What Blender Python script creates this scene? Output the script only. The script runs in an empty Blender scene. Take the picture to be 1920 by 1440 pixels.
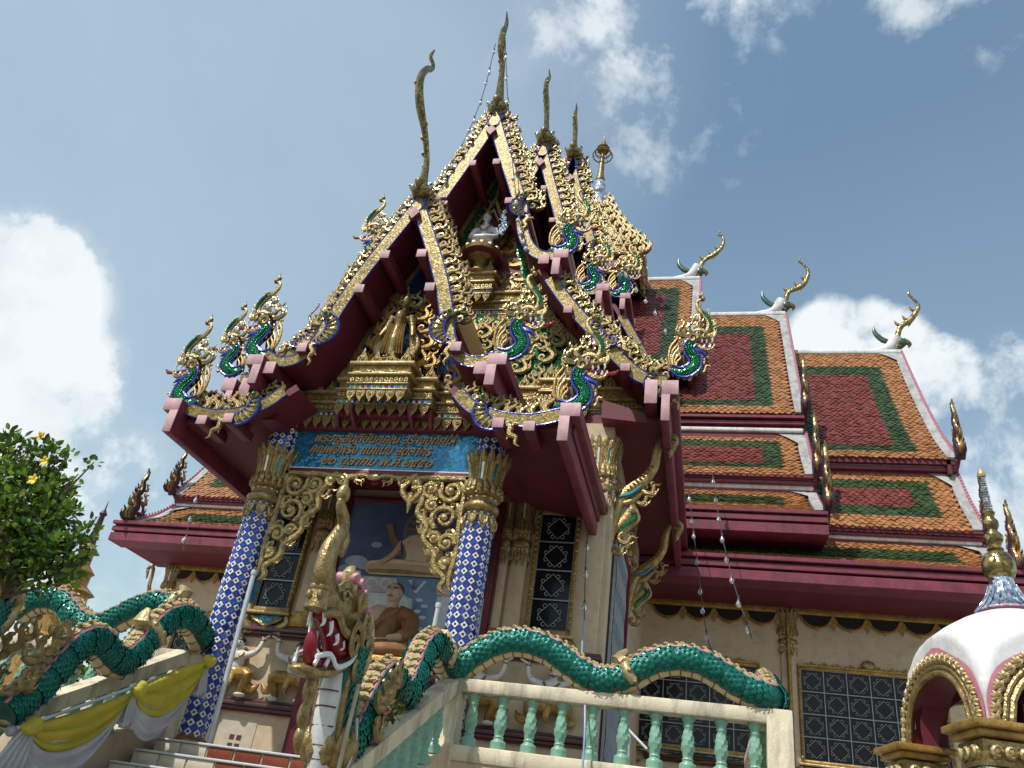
import bpy, math, random
import numpy as np
from mathutils import Vector, Matrix
random.seed(7)
R = math.radians
scene = bpy.context.scene
COL = scene.collection
# ------------------------------------------------------------------ camera
cam_d = bpy.data.cameras.new('camera')
cam_d.sensor_width = 36.0; cam_d.lens = 27.945; cam_d.clip_end = 5000
cam = bpy.data.objects.new('camera', cam_d); COL.objects.link(cam)
cam.matrix_world = Matrix(((0.97012, -0.00565, 0.24255, 0), (0.20261, -0.53103, -0.82277, 0),
                           (0.13345, 0.84733, -0.51402, 1.6), (0, 0, 0, 1)))
scene.camera = cam
# ------------------------------------------------------------------ light
SUN_EL, SUN_AZ = R(56), R(-148)        # azimuth of the sun seen from the scene, from +Y towards +X
sdir = Vector((math.sin(SUN_AZ) * math.cos(SUN_EL), math.cos(SUN_AZ) * math.cos(SUN_EL), math.sin(SUN_EL)))
sl = bpy.data.lights.new('sun', 'SUN'); sl.energy = 4.2; sl.angle = R(0.55); sl.color = (1, .955, .88)
so = bpy.data.objects.new('sun', sl); COL.objects.link(so)
so.rotation_euler = (-sdir).to_track_quat('-Z', 'Y').to_euler()
world = bpy.data.worlds.new('World'); scene.world = world; world.use_nodes = True
def build_world():
    nt = world.node_tree; N = nt.nodes; L = nt.links; N.clear()
    def nd(t, **k):
        n = N.new(t)
        for a, b in k.items(): setattr(n, a, b)
        return n
    def mth(op, a, b=None, clamp=False):
        n = nd('ShaderNodeMath', operation=op, use_clamp=clamp)
        for i, x in enumerate((a, b)):
            if x is None: continue
            if isinstance(x, (int, float)): n.inputs[i].default_value = x
            else: L.new(x, n.inputs[i])
        return n.outputs[0]
    sky = nd('ShaderNodeTexSky', sky_type='NISHITA', sun_disc=False)
    sky.sun_elevation = SUN_EL; sky.sun_rotation = SUN_AZ
    sky.air_density = 1.5; sky.dust_density = .5; sky.ozone_density = 1.0; sky.altitude = 0
    tc = nd('ShaderNodeTexCoord'); nrm = nd('ShaderNodeVectorMath', operation='NORMALIZE')
    L.new(tc.outputs['Generated'], nrm.inputs[0]); D = nrm.outputs[0]
    def noise(sc, det, rough, dist, off=(0, 0, 0)):
        mp = nd('ShaderNodeMapping'); mp.inputs['Location'].default_value = off
        L.new(D, mp.inputs['Vector'])
        n = nd('ShaderNodeTexNoise'); n.inputs['Scale'].default_value = sc; n.inputs['Detail'].default_value = det
        n.inputs['Roughness'].default_value = rough; n.inputs['Distortion'].default_value = dist
        L.new(mp.outputs[0], n.inputs['Vector']); return n.outputs[0]
    nz = noise(6.0, 9, .62, .25); nz2 = noise(2.2, 5, .55, .3, (3.1, 1.2, .4)); nz3 = noise(16, 8, .6, .2, (1, 5, 2))
    # cumulus banks: direction, cos of angular radius, strength
    banks = [((-.735, .53, .44), .9945, .95), ((-.715, .56, .42), .9965, .8), ((-.72, .60, .36), .994, .8), ((-.74, .62, .27), .99, .7), ((-.21, .525, .825), .997, .4), ((-.15, .54, .83), .9965, .5), ((-.08, .54, .838), .9955, .56), ((-.02, .53, .85), .996, .58), ((.03, .54, .84), .9955, .52), ((-.07, .58, .81), .996, .4), ((-.05, .625, .78), .9945, .42), ((-.01, .64, .765), .996, .34),
             ((.135, .808, .572), .9986, .72), ((.185, .808, .557), .9982, .75), ((.235, .82, .52), .998, .72), ((.33, .80, .50), .9975, .6), ((.32, .84, .43), .995, .56), ((.21, .53, .82), .998, .5), ((.28, .54, .79), .9975, .46),
             ((-.68, .68, .25), .991, .7), ((-.62, .75, .2), .990, .68), ((-.45, .87, .18), .985, .6),
             ((.75, .5, .45), .96, .9), ((.6, -.6, .5), .95, .9), ((-.5, -.7, .45), .95, .9), ((-.95, -.1, .35), .95, .9), ((.1, -.9, .4), .95, .8)]
    acc = None
    for d, c, s in banks:
        v = Vector(d).normalized()
        dp = nd('ShaderNodeVectorMath', operation='DOT_PRODUCT'); L.new(D, dp.inputs[0]); dp.inputs[1].default_value = v
        mr = nd('ShaderNodeMapRange', interpolation_type='SMOOTHSTEP'); mr.clamp = True
        L.new(dp.outputs['Value'], mr.inputs[0])
        mr.inputs[1].default_value = c - (1 - c) * .9; mr.inputs[2].default_value = 1 - (1 - c) * .25
        mr.inputs[3].default_value = 0; mr.inputs[4].default_value = s
        acc = mr.outputs[0] if acc is None else mth('MAXIMUM', acc, mr.outputs[0])
    n1 = mth('ADD', mth('MULTIPLY', nz, .85), mth('MULTIPLY', nz3, .40))
    dens = mth('ADD', mth('MULTIPLY', acc, .75), mth('MULTIPLY', mth('SUBTRACT', n1, .62), 1.9))
    mr = nd('ShaderNodeMapRange', interpolation_type='SMOOTHSTEP'); L.new(dens, mr.inputs[0])
    mr.inputs[1].default_value = .26; mr.inputs[2].default_value = .66; mr.inputs[3].default_value = 0; mr.inputs[4].default_value = 1
    gate = mth('MULTIPLY', mr.outputs[0], mth('MULTIPLY', acc, 1.6, True))
    # thin veil, stronger towards the horizon
    sep = nd('ShaderNodeSeparateXYZ'); L.new(D, sep.inputs[0])
    low = nd('ShaderNodeMapRange'); L.new(sep.outputs[2], low.inputs[0]); low.inputs[1].default_value = .75; low.inputs[2].default_value = .05; low.inputs[3].default_value = .06; low.inputs[4].default_value = .60
    veil = mth('MULTIPLY', low.outputs[0], mth('ADD', .35, mth('MULTIPLY', nz2, 1.1)))
    lf = nd('ShaderNodeVectorMath', operation='DOT_PRODUCT'); L.new(D, lf.inputs[0]); lf.inputs[1].default_value = Vector((-.62, .45, .64)).normalized()
    lm = nd('ShaderNodeMapRange', interpolation_type='SMOOTHSTEP'); L.new(lf.outputs['Value'], lm.inputs[0]); lm.inputs[1].default_value = .72; lm.inputs[2].default_value = 1.0; lm.inputs[3].default_value = 0; lm.inputs[4].default_value = .62
    veil = mth('MAXIMUM', veil, mth('MULTIPLY', lm.outputs[0], mth('ADD', .55, mth('MULTIPLY', nz2, .8))))
    cov = mth('MAXIMUM', mth('MULTIPLY', gate, 1.0, True), veil)
    shade = nd('ShaderNodeMapRange'); L.new(nz, shade.inputs[0]); shade.inputs[1].default_value = .36; shade.inputs[2].default_value = .58; shade.inputs[3].default_value = .35; shade.inputs[4].default_value = 1.0
    cc = nd('ShaderNodeMix', data_type='RGBA'); cc.inputs['A'].default_value = (4.3, 5.3, 6.1, 1); cc.inputs['B'].default_value = (6.9, 7.3, 7.5, 1)
    L.new(mth('MULTIPLY', gate, shade.outputs[0], True), cc.inputs['Factor'])
    mix = nd('ShaderNodeMix', data_type='RGBA')
    gm = nd('ShaderNodeMix', data_type='RGBA', blend_type='MULTIPLY'); gm.inputs['Factor'].default_value = 1; L.new(sky.outputs[0], gm.inputs['A']); gm.inputs['B'].default_value = (.96, 1.05, 1.0, 1)
    L.new(cov, mix.inputs['Factor']); L.new(gm.outputs['Result'], mix.inputs['A']); L.new(cc.outputs['Result'], mix.inputs['B'])
    bg = nd('ShaderNodeBackground'); bg.inputs[1].default_value = .13; L.new(mix.outputs['Result'], bg.inputs[0])
    out = nd('ShaderNodeOutputWorld'); L.new(bg.outputs[0], out.inputs[0])
build_world()
scene.view_settings.view_transform = 'Standard'; scene.view_settings.look = 'None'
scene.view_settings.exposure = 0.0; scene.view_settings.gamma = 1.0; scene.view_settings.use_curve_mapping = False
# ------------------------------------------------------------------ materials
MATS = {}
def mat(name, col, rough=.6, metal=0., var=.18, vs=5., bump=0., bs=25., tilt=0., ts=18., cellvar=.0, rnd=.0, dirt=0., spec=.5):
    """procedural material: noise-broken colour, bump, and (tilt) per-cell facets as in glass mosaic"""
    m = bpy.data.materials.new(name); m.use_nodes = True; nt = m.node_tree; N = nt.nodes; L = nt.links
    b = N['Principled BSDF']; b.inputs['Roughness'].default_value = rough; b.inputs['Metallic'].default_value = metal
    b.inputs['Specular IOR Level'].default_value = spec
    tc = N.new('ShaderNodeTexCoord')
    def hsv(c, v): return tuple(min(1, x * v) for x in c) + (1,)
    n = N.new('ShaderNodeTexNoise'); n.inputs['Scale'].default_value = vs; n.inputs['Detail'].default_value = 4; n.inputs['Roughness'].default_value = .6
    L.new(tc.outputs['Object'], n.inputs['Vector'])
    rmp = N.new('ShaderNodeMapRange'); L.new(n.outputs[0], rmp.inputs[0]); rmp.inputs[1].default_value = .3; rmp.inputs[2].default_value = .7
    mx = N.new('ShaderNodeMix'); mx.data_type = 'RGBA'; L.new(rmp.outputs[0], mx.inputs['Factor'])
    mx.inputs['A'].default_value = hsv(col, 1 - var); mx.inputs['B'].default_value = hsv(col, 1 + var); out = mx.outputs['Result']
    vor = None
    if tilt or cellvar:
        vor = N.new('ShaderNodeTexVoronoi'); vor.inputs['Scale'].default_value = ts; vor.inputs['Randomness'].default_value = .75
        L.new(tc.outputs['Object'], vor.inputs['Vector'])
    if cellvar or rnd:
        sep = N.new('ShaderNodeSeparateColor')
        if cellvar: L.new(vor.outputs['Color'], sep.inputs[0]); src = sep.outputs[0]; k = cellvar
        else:
            oi = N.new('ShaderNodeObjectInfo'); src = oi.outputs['Random']; k = rnd
        mr = N.new('ShaderNodeMapRange'); L.new(src, mr.inputs[0]); mr.inputs[3].default_value = 1 - k; mr.inputs[4].default_value = 1 + k
        mu = N.new('ShaderNodeMix'); mu.data_type = 'RGBA'; mu.blend_type = 'MULTIPLY'; mu.inputs['Factor'].default_value = 1
        L.new(out, mu.inputs['A']); L.new(mr.outputs[0], mu.inputs['B']); out = mu.outputs['Result']
    if dirt:
        wv = N.new('ShaderNodeTexNoise'); wv.inputs['Scale'].default_value = 1.0; wv.inputs['Detail'].default_value = 5; wv.inputs['Roughness'].default_value = .65
        mp = N.new('ShaderNodeMapping'); mp.inputs['Scale'].default_value = (5, 5, 1.1); L.new(tc.outputs['Object'], mp.inputs[0]); L.new(mp.outputs[0], wv.inputs['Vector'])
        dr = N.new('ShaderNodeMapRange'); L.new(wv.outputs[0], dr.inputs[0]); dr.inputs[1].default_value = .48; dr.inputs[2].default_value = .64; dr.inputs[3].default_value = 0; dr.inputs[4].default_value = dirt
        md = N.new('ShaderNodeMix'); md.data_type = 'RGBA'; L.new(dr.outputs[0], md.inputs['Factor']); L.new(out, md.inputs['A']); md.inputs['B'].default_value = tuple(x * .3 + .02 for x in col) + (1,); out = md.outputs['Result']
    L.new(out, b.inputs['Base Color'])
    nrm = None
    if tilt:
        sb = N.new('ShaderNodeVectorMath'); sb.operation = 'SUBTRACT'; L.new(vor.outputs['Color'], sb.inputs[0]); sb.inputs[1].default_value = (.5, .5, .5)
        sc = N.new('ShaderNodeVectorMath'); sc.operation = 'SCALE'; L.new(sb.outputs[0], sc.inputs[0]); sc.inputs['Scale'].default_value = tilt
        ge = N.new('ShaderNodeNewGeometry'); ad = N.new('ShaderNodeVectorMath'); ad.operation = 'ADD'; L.new(ge.outputs['Normal'], ad.inputs[0]); L.new(sc.outputs[0], ad.inputs[1])
        no = N.new('ShaderNodeVectorMath'); no.operation = 'NORMALIZE'; L.new(ad.outputs[0], no.inputs[0]); nrm = no.outputs[0]
    if bump:
        nb = N.new('ShaderNodeTexNoise'); nb.inputs['Scale'].default_value = bs; nb.inputs['Detail'].default_value = 2; L.new(tc.outputs['Object'], nb.inputs['Vector'])
        bp = N.new('ShaderNodeBump'); bp.inputs['Strength'].default_value = bump; bp.inputs['Distance'].default_value = .02; L.new(nb.outputs[0], bp.inputs['Height'])
        if nrm: L.new(nrm, bp.inputs['Normal'])
        nrm = bp.outputs[0]
    if nrm: L.new(nrm, b.inputs['Normal'])
    MATS[name] = m; return m
mat('gold', (.30, .215, .085), .33, .55, .5, 11, .5, 40)
mat('rose_back_darkened', (.085, .035, .05), .6, 0, .3, 6)  # rose painted backs, darkened to put shade into the gaps behind the gilding
mat('gold_dark', (.34, .20, .05), .42, .45, .4, 7, .4, 35)
mat('gold_pale', (.45, .345, .17), .42, .35, .35, 9, .4, 40)
mat('gold_leaf', (.195, .14, .032), .42, .35, .45, 6, .25, 40, tilt=.2, ts=46, cellvar=.4)
mat('gold_mirror', (.24, .185, .075), .26, .7, .5, 9, 0, 40, tilt=.4, ts=34, cellvar=.5)
mat('crimson', (.140, .014, .028), .55, 0, .3, 2.5, .2, 30, dirt=.4)
mat('crimson_soffit', (.130, .013, .026), .6, 0, .2, 1.5, .1, 20)
mat('pink_paint', (.56, .33, .35), .7, 0, .16, 7, .2, 40, dirt=.35)
mat('rose_fascia', (.19, .028, .050), .5, 0, .3, 3, .25, 30, dirt=.5)
mat('weathered_plaster', (.37, .37, .365), .8, 0, .2, 5, .2, 30, dirt=.5)
mat('blue_edge', (.025, .04, .30), .25, .2, .3, 12, 0, 20, tilt=.2, ts=40, cellvar=.4)
mat('green_mirror', (.003, .13, .045), .16, .6, .4, 6, 0, 20, tilt=.35, ts=34, cellvar=.5)
mat('blue_mosaic', (.03, .19, .33), .18, .35, .25, 4, 0, 20, tilt=.28, ts=34, cellvar=.35)
mat('navy_mosaic', (.012, .03, .09), .2, .3, .3, 4, 0, 20, tilt=.25, ts=34, cellvar=.4)
mat('green_mosaic', (.006, .13, .036), .2, .4, .25, 4, 0, 20, tilt=.3, ts=30, cellvar=.4)
mat('silver_mirror', (.62, .66, .72), .12, .95, .2, 6, 0, 20, tilt=.5, ts=40, cellvar=.35)
mat('white_plaster', (.70, .70, .69), .75, 0, .1, 5, .15, 30, dirt=.4)
mat('white_gloss', (.72, .72, .71), .4, 0, .08, 4, .15, 25, dirt=.25)
mat('cream_wall', (.56, .44, .30), .8, 0, .09, 1.6, .15, 40, dirt=.22)
mat('cream_rail', (.66, .58, .42), .75, 0, .12, 4, .2, 40, dirt=.65)
mat('brown_mould', (.085, .035, .036), .4, 0, .25, 4, .1, 30)
mat('tile_orange', (.335, .148, .052), .42, 0, .3, 6, .1, 30, cellvar=.25, ts=9)
mat('tile_green', (.034, .060, .020), .35, 0, .35, 6, .1, 30, cellvar=.35, ts=9)
mat('tile_red', (.165, .036, .026), .38, 0, .3, 6, .1, 30, cellvar=.25, ts=9)
mat('tile_white', (.72, .75, .80), .15, 0, .06, 9, 0, rnd=.1)
mat('tile_blue', (.017, .055, .36), .12, .1, .25, 9, 0, rnd=.3)
mat('tile_dark', (.05, .015, .03), .25, 0, .2, 9)
mat('grout', (.16, .12, .16), .8, 0, .2, 30)
mat('bead_teal', (.02, .22, .28), .15, .3); mat('bead_green', (.01, .2, .05), .15, .3); mat('bead_red', (.25, .01, .03), .15, .2); mat('bead_white', (.75, .77, .8), .15, .2)
mat('naga_green', (.004, .150, .112), .27, .25, .35, 5, .2, 30, cellvar=.4, ts=11)
mat('naga_body', (.003, .10, .075), .35, .15, .3, 8, .5, 40)
mat('cream_belly', (.60, .49, .27), .6, 0, .12, 6, .15, 30)
mat('maroon_line', (.13, .03, .04), .5)
mat('red_mouth', (.22, .006, .02), .3, 0, .15, 6)
mat('white_tooth', (.75, .78, .78), .3, 0, .05)
mat('pink_scroll', (.50, .20, .26), .5, 0, .2, 6)
mat('baluster_green', (.22, .42, .31), .35, 0, .14, 5, .1, 30, dirt=.25)
mat('stone_grey', (.33, .32, .30), .8, 0, .2, 6, .3, 40)
mat('paver', (.15, .14, .12), .85, 0, .25, 2, .3, 15)
mat('riser_red', (.20, .045, .025), .35, 0, .2, 6, rnd=.15)
mat('riser_cream', (.55, .48, .37), .5, 0, .12, 6, rnd=.08)
mat('glass_dark', (.010, .012, .015), .12, 0, .1, 3, spec=.22)
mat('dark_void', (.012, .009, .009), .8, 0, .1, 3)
mat('iron_grey', (.30, .31, .33), .45, .4, .15, 10)
mat('iron_light', (.42, .42, .41), .5, .3, .15, 10)
mat('pvc_grey', (.50, .52, .54), .4, 0, .1, 6)
mat('skin', (.46, .32, .20), .5, 0, .1, 6); mat('robe', (.22, .095, .030), .65, 0, .2, 5, .2, 25); mat('hair_dark', (.02, .018, .018), .5); mat('hair_short', (.10, .07, .045), .6); mat('patina', (.07, .12, .085), .3, .4, .4, 8)
mat('figure_white', (.66, .62, .58), .5, 0, .1, 6); mat('statue_white', (.62, .62, .64), .45, 0, .1, 6)
mat('cloth_yellow', (.62, .52, .06), .75, 0, .12, 5, .1, 60); mat('cloth_white', (.58, .58, .60), .75, 0, .1, 5, .1, 60)
mat('bark', (.09, .065, .04), .9, 0, .3, 12, .5, 40)
mat('leaf_mid', (.085, .17, .022), .4, 0, .4, 4); mat('leaf_light', (.19, .30, .035), .4, 0, .3, 4); mat('flower_yellow', (.75, .55, .04), .6); mat('leaf_dark', (.035, .08, .014), .4, 0, .4, 4)
mat('wire', (.06, .06, .07), .6); mat('cable_blue', (.25, .36, .52), .5); mat('bulb_glass', (.75, .77, .78), .08, .1); mat('wood_pole', (.42, .34, .22), .7, 0, .2, 8)
mat('letter_gold', (.55, .30, .10), .45, .15, .2, 12); mat('purple_dark', (.06, .02, .05), .5)
mat('print_sky', (.10, .145, .27), .3, 0, .35, 1.3); mat('print_cloud', (.36, .42, .52), .3, 0, .25, 3); mat('print_skin', (.62, .44, .27), .3, 0, .2, 4); mat('print_light', (.80, .63, .44), .3, 0, .15, 4); mat('print_shade', (.30, .19, .10), .3, 0, .2, 4)
mat('print_stone', (.56, .47, .46), .3, 0, .2, 5); mat('print_blue', (.14, .24, .40), .3, 0, .2, 9); mat('print_pale', (.62, .66, .70), .3)
# leaves let light through
for nm in ('leaf_mid', 'leaf_light', 'cloth_yellow', 'cloth_white'):
    b = MATS[nm].node_tree.nodes['Principled BSDF']
    b.inputs['Subsurface Weight'].default_value = .0
g = MATS['bulb_glass'].node_tree.nodes['Principled BSDF']; g.inputs['Transmission Weight'].default_value = .6
# ------------------------------------------------------------------ mesh kit
def vnorm(a): return a / (np.linalg.norm(a) + 1e-12)
def smooth(pts, sub=3):
    """Catmull-Rom through the points (any dimension, radius may ride along)"""
    P = np.array(pts, float)
    if len(P) < 3 or sub < 2: return P
    Q = np.vstack((2 * P[0] - P[1], P, 2 * P[-1] - P[-2])); o = []
    for i in range(1, len(Q) - 2):
        a, b, c, d = Q[i - 1], Q[i], Q[i + 1], Q[i + 2]
        for k in range(sub):
            t = k / sub
            o.append(.5 * (2 * b + (c - a) * t + (2 * a - 5 * b + 4 * c - d) * t * t + (3 * b - a - 3 * c + d) * t ** 3))
    o.append(P[-1]); return np.array(o)
class MB:
    def __init__(s): s.v = []; s.f = []; s.m = []; s.mats = []
    def mi(s, n):
        if n not in s.mats: s.mats.append(n)
        return s.mats.index(n)
    def add(s, V, F, m):
        o = len(s.v); k = s.mi(m); s.v.extend(tuple(map(float, p)) for p in V)
        for f in F: s.f.append(tuple(o + i for i in f)); s.m.append(k)
    def box(s, x0, x1, y0, y1, z0, z1, m, bev=0.):
        if bev and min(abs(x1 - x0), abs(y1 - y0), abs(z1 - z0)) > 2.5 * bev:
            c = [(x0, y0), (x1, y0), (x1, y1), (x0, y1)]; V = []
            for z, i in ((z0, bev), (z0 + bev, 0), (z1 - bev, 0), (z1, bev)):
                a, b, d, e = min(x0, x1) + i, max(x0, x1) - i, min(y0, y1) + i, max(y0, y1) - i
                V += [(a, d, z), (b, d, z), (b, e, z), (a, e, z)]
            F = [(3, 2, 1, 0), (12, 13, 14, 15)]
            for l in range(3):
                for q in range(4): F.append((l * 4 + q, l * 4 + (q + 1) % 4, l * 4 + 4 + (q + 1) % 4, l * 4 + 4 + q))
            s.add(V, F, m); return
        V = [(x, y, z) for z in (z0, z1) for x, y in ((x0, y0), (x1, y0), (x1, y1), (x0, y1))]
        s.add(V, [(3, 2, 1, 0), (4, 5, 6, 7), (0, 1, 5, 4), (1, 2, 6, 5), (2, 3, 7, 6), (3, 0, 4, 7)], m)
    def tube(s, pts, rad, m, n=6, nrm=(0, 1, 0), fl=1., sub=3, closed=False, rnd=False):
        P = np.array(pts, float); r = np.full(len(P), rad, float) if np.isscalar(rad) else np.array(rad, float)
        Q = smooth(np.column_stack((P, r)), sub)
        if rnd:      # rounded far end
            e = vnorm(Q[-1, :3] - Q[-2, :3]); q = Q[-1]; Q = np.vstack((Q, *[np.r_[q[:3] + e * q[3] * fl * math.sin(a), q[3] * math.cos(a)] for a in (.5, .95, 1.3, 1.5)]))
        P = Q[:, :3]; r = np.maximum(Q[:, 3], .0008); K = len(P)
        T = np.gradient(P, axis=0); nv = np.array(nrm, float); V = []
        th = np.arange(n) / n * 2 * math.pi; cs, sn = np.cos(th), np.sin(th)
        for i in range(K):
            t = vnorm(T[i]); sd = np.cross(t, nv)
            if np.linalg.norm(sd) < 1e-3: sd = np.cross(t, (.3, .2, .9))
            sd = vnorm(sd); ot = np.cross(sd, t)
            V.append(P[i] + r[i] * (np.outer(cs, sd) + fl * np.outer(sn, ot)))
        F = [(i * n + j, i * n + (j + 1) % n, (i + 1) * n + (j + 1) % n, (i + 1) * n + j) for i in range(K - 1) for j in range(n)]
        if not closed: F += [tuple(range(n - 1, -1, -1)), tuple((K - 1) * n + j for j in range(n))]
        s.add(np.vstack(V), F, m)
    def prism(s, poly, o, ex, ey, en, d, m, mside=None):
        """2-D polygon on the plane o+ex,ey pushed by d along en"""
        o, ex, ey, en = (np.array(q, float) for q in (o, ex, ey, en)); n = len(poly)
        A = [o + ex * a + ey * b for a, b in poly]; B = [q + en * d for q in A]
        s.add(A + B, [tuple(range(n - 1, -1, -1)), tuple(range(n, 2 * n))], m)
        s.add(A + B, [(i, (i + 1) % n, n + (i + 1) % n, n + i) for i in range(n)], mside or m)
    def lathe(s, prof, c, m, n=16, mz=None, sq=1.):
        V = []; c = np.array(c, float)
        for r, z in prof:
            for j in range(n):
                a = 2 * math.pi * (j + .5) / n; V.append(c + (r * math.cos(a), r * math.sin(a) * sq, z))
        F = [(i * n + j, i * n + (j + 1) % n, (i + 1) * n + (j + 1) % n, (i + 1) * n + j) for i in range(len(prof) - 1) for j in range(n)]
        F += [tuple(range(n - 1, -1, -1)), tuple((len(prof) - 1) * n + j for j in range(n))]
        s.add(V, F, m)
    def ball(s, c, r, m, n=8, k=6):
        rr = (r, r, r) if np.isscalar(r) else r; V = []; c = np.array(c, float)
        V.append(c + (0, 0, -rr[2]))
        for i in range(1, k):
            p = math.pi * i / k
            for j in range(n): V.append(c + (rr[0] * math.sin(p) * math.cos(2 * math.pi * j / n), rr[1] * math.sin(p) * math.sin(2 * math.pi * j / n), -rr[2] * math.cos(p)))
        V.append(c + (0, 0, rr[2])); T = len(V) - 1
        F = [(0, 1 + (j + 1) % n, 1 + j) for j in range(n)] + [(T, T - n + j, T - n + (j + 1) % n) for j in range(n)]
        for i in range(k - 2):
            for j in range(n): F.append((1 + i * n + j, 1 + i * n + (j + 1) % n, 1 + (i + 1) * n + (j + 1) % n, 1 + (i + 1) * n + j))
        s.add(V, F, m)
    def sheet(s, G, m):
        """grid of points [i][j]"""
        a, b = len(G), len(G[0]); s.add([p for r in G for p in r], [(i * b + j, i * b + j + 1, (i + 1) * b + j + 1, (i + 1) * b + j) for i in range(a - 1) for j in range(b - 1)], m)
    def mesh(s, name, shade=True, ang=50):
        me = bpy.data.meshes.new(name); me.from_pydata(s.v, [], s.f)
        for n in s.mats: me.materials.append(MATS[n])
        me.polygons.foreach_set('material_index', s.m)
        if shade:
            me.polygons.foreach_set('use_smooth', [True] * len(s.f)); me.set_sharp_from_angle(angle=R(ang))
        me.update(); return me
    def build(s, name, parent=None, shade=True, ang=50): return link(name, s.mesh(name, shade, ang), parent)
def link(name, me, parent=None, mtx=None):
    o = bpy.data.objects.new(name, me); COL.objects.link(o)
    if parent is not None:
        o.parent = parent
        o.matrix_parent_inverse = Matrix.Translation(-parent.location) if parent.type == 'EMPTY' else parent.matrix_basis.inverted()
    if mtx is not None: o.matrix_basis = mtx
    return o
def tag(o, label=None, cat=None, group=None, kind=None):
    if label: o['label'] = label
    if cat: o['category'] = cat
    if group: o['group'] = group
    if kind: o['kind'] = kind
    return o
def thing(name, loc, label, cat, group=None):
    o = bpy.data.objects.new(name, None); COL.objects.link(o); o.location = loc; o.empty_display_size = .2
    return tag(o, label, cat, group)
def frame(o, ex, ey, en):
    m = Matrix.Identity(4)
    for i, a in enumerate((ex, ey, en)):
        for j in range(3): m[j][i] = a[j]
    for j in range(3): m[j][3] = o[j]
    return m
def TRS(loc, rz=0., sc=1., rx=0., ry=0.):
    return Matrix.Translation(loc) @ Matrix.Rotation(rz, 4, 'Z') @ Matrix.Rotation(ry, 4, 'Y') @ Matrix.Rotation(rx, 4, 'X') @ (Matrix.Diagonal((sc, sc, sc, 1)) if np.isscalar(sc) else Matrix.Diagonal((*sc, 1)))
def pieces(name, parent, protos, items, limit=290, rest='%s_field', key=None):
    """alike pieces: the `limit` that show largest become objects of their own, the rest one stuff mesh. items: (matrix, proto index)"""
    meshes = [p.mesh(name, True, 40) for p in protos]
    if len(items) > limit:
        cp = Vector((0, 0, 1.6)); items = sorted(items, key=key or (lambda q: (q[0].translation - cp).length))
    for mx, k in items[:limit]: link(name, meshes[k], parent, mx)
    if len(items) > limit:
        VV = []; FF = []; MM = []; mats = []; o = 0
        pv = [np.array(p.v) for p in protos]
        for p in protos:
            for n in p.mats:
                if n not in mats: mats.append(n)
        for mx, k in items[limit:]:
            A = np.array(mx); VV.append(pv[k] @ A[:3, :3].T + A[:3, 3]); p = protos[k]
            for f, m in zip(p.f, p.m): FF.append(tuple(o + i for i in f)); MM.append(mats.index(p.mats[m]))
            o += len(p.v)
        me = bpy.data.meshes.new(rest % name if '%' in rest else rest); me.from_pydata(np.vstack(VV).tolist(), [], FF)
        for n in mats: me.materials.append(MATS[n])
        me.polygons.foreach_set('material_index', MM); me.update()
        tag(link(me.name, me, parent), kind='stuff')
def organic(mb, name, parent=None, voxel=.02, it=6, mtx=None, weld=True):
    """fuse overlapping forms into one continuous skin"""
    me = mb.mesh(name); o = bpy.data.objects.new('tmp', me); COL.objects.link(o)
    r = o.modifiers.new('r', 'REMESH'); r.mode = 'VOXEL'; r.voxel_size = voxel; r.use_smooth_shade = True
    q = o.modifiers.new('s', 'SMOOTH'); q.iterations = it; q.factor = .5
    dg = bpy.context.evaluated_depsgraph_get(); ev = o.evaluated_get(dg); nm = bpy.data.meshes.new_from_object(ev)
    bpy.data.objects.remove(o); nm.name = name
    if not nm.materials: nm.materials.append(MATS[mb.mats[0]])
    nm.polygons.foreach_set('use_smooth', [True] * len(nm.polygons))
    return link(name, nm, parent, mtx)
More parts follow.
